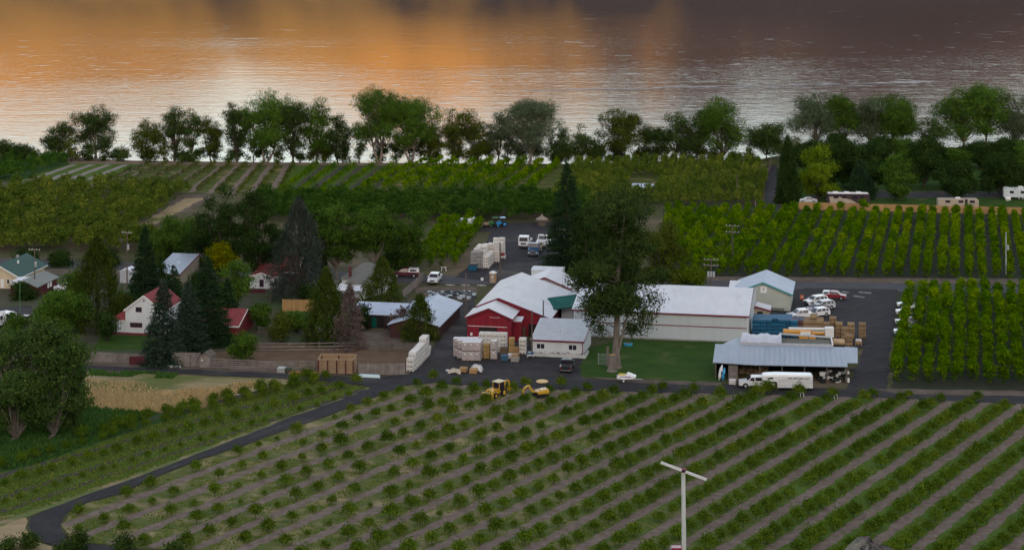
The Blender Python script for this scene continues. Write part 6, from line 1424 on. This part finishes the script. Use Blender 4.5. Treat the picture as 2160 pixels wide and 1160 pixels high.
# worn paint and patches on the lot
for a, b in (((1800, 625), (1824, 628)), ((1812, 617), (1838, 619)), ((1776, 616), (1790, 618))): band('pavement_patch', [P(*a), P(*b)], 1.0, mat('worn_paint', (.30, .30, .28), (.12, .12, .12), .9, .9), .09, .2)
# loose pots and junk
r = random.Random(77); mb = MB(); mb2 = MB()
for i in range(150):
    x, y = P(r.uniform(905, 1002), r.uniform(617, 632)); s_ = r.uniform(.2, .5); (mb if i % 3 else mb2).rbox((x, y, s_ * .4 + .06), (s_ * 1.6, s_, s_ * .8), r.uniform(0, 3))
tag(mb.build('plant_pots', mat('dark_pots', (.03, .04, .05), None, rough=.5)), 'dark plant pots crowded on the pot lot', 'pots', None, 'stuff'); tag(mb2.build('plastic_crates', mat('pale_crates', (.45, .52, .56), None, rough=.5)), 'pale plastic crates scattered on the pot lot', 'crates', None, 'stuff')
mb = MB(); mb2 = MB()
for i in range(46):
    x, y = P(r.uniform(1728, 1790), r.uniform(790, 808)); s_ = r.uniform(.2, .6); (mb if i % 2 else mb2).rbox((x, y, s_ * .5 + r.uniform(.08, .9) * (i % 3 == 0)), (s_ * 1.4, s_, s_), r.uniform(0, 3))
tag(mb.build('junk_heap', WTRIM), 'pale junk piled at the right end of the machine shed', 'junk', None, 'stuff'); tag(mb2.build('scrap_heap', BLACKP), 'dark scrap piled at the right end of the machine shed', 'scrap', None, 'stuff')

# ------------------------------------------------------------------ grass tufts on the orchard floor and fields
def tufts(name, label, poly_px, n, h, m_, seed, avoid=None):
    rg = np.random.RandomState(seed); w = [P(*p) for p in poly_px]; xs = [p[0] for p in w]; ys = [p[1] for p in w]; pts = []
    while len(pts) < n:
        x = rg.uniform(min(xs), max(xs)); y = rg.uniform(min(ys), max(ys))
        if abs(x * F / y) > 1130: 
            continue
        if in_poly(x, y, w) and not (avoid and avoid(x, y)): pts.append((x, y, .05))
    c = np.repeat(np.array(pts), 3, 0) + rg.normal(size=(n * 3, 3)) * np.array([.10, .10, 0]); k = len(c)
    a = rg.uniform(0, math.pi, k); d = np.stack([np.cos(a), np.sin(a), 0 * a], 1) * (.10 * h / .3) * rg.uniform(.6, 1.4, (k, 1)); tip = c + np.stack([rg.normal(size=k) * .1, rg.normal(size=k) * .1, h * rg.uniform(.4, 1.2, k)], 1)
    v = np.stack([c - d, c + d, tip], 1).reshape(-1, 3); f = np.arange(3 * k).reshape(k, 3); o = link(name, np_mesh(name, v, f, rg.uniform(0, .8, k)), None, m_); tag(o, label, 'grass', None, 'stuff')
def _sn(x, y, s): return float(smooth_noise(np.array([x + 300.]), np.array([y]), 21, s)[0])
def on_strip(x, y):
    n = x * NR.x + y * NR.y; q = (n - N0) / SP; q -= round(q); return abs(q * SP) < .85 or _sn(x, y, 2.2) < .42
GT = leaf_mat('grass_blades', (.075, .115, .03), (.15, .165, .05), (.32, .26, .14)); GD = leaf_mat('dry_blades', (.30, .23, .13), (.42, .33, .2), (.48, .4, .26)); GW = leaf_mat('weed_blades', (.03, .075, .024), (.07, .115, .036), (.11, .14, .05))
tufts('grass', 'grass growing between the rows of the front orchard', field, 26000, .22, GT, 1, on_strip)
tufts('dry_grass', 'tall straw coloured grass of the dry field', [(165, 800), (420, 815), (560, 805), (430, 860), (330, 872), (165, 858)], 3800, .38, GD, 2, lambda x, y: _sn(x, y, 7) < random.uniform(.25, .6))
tufts('weeds', 'lush green weeds below the dry field', [(0, 860), (170, 858), (330, 872), (250, 915), (60, 985), (-60, 1000)], 5000, .5, GW, 3)
tufts('grass', 'grass of the left orchard along the looping lane', [(-60, 1040), (60, 985), (430, 862), (640, 800), (775, 818), (510, 917), (255, 1013), (-60, 1120)], 9000, .25, GT, 4)
tufts('weeds', 'green weed clumps between lane and dry field', [(190, 783), (560, 797), (540, 806), (190, 792)], 700, .5, GW, 5, lambda x, y: _sn(x, y, 3) < .6)
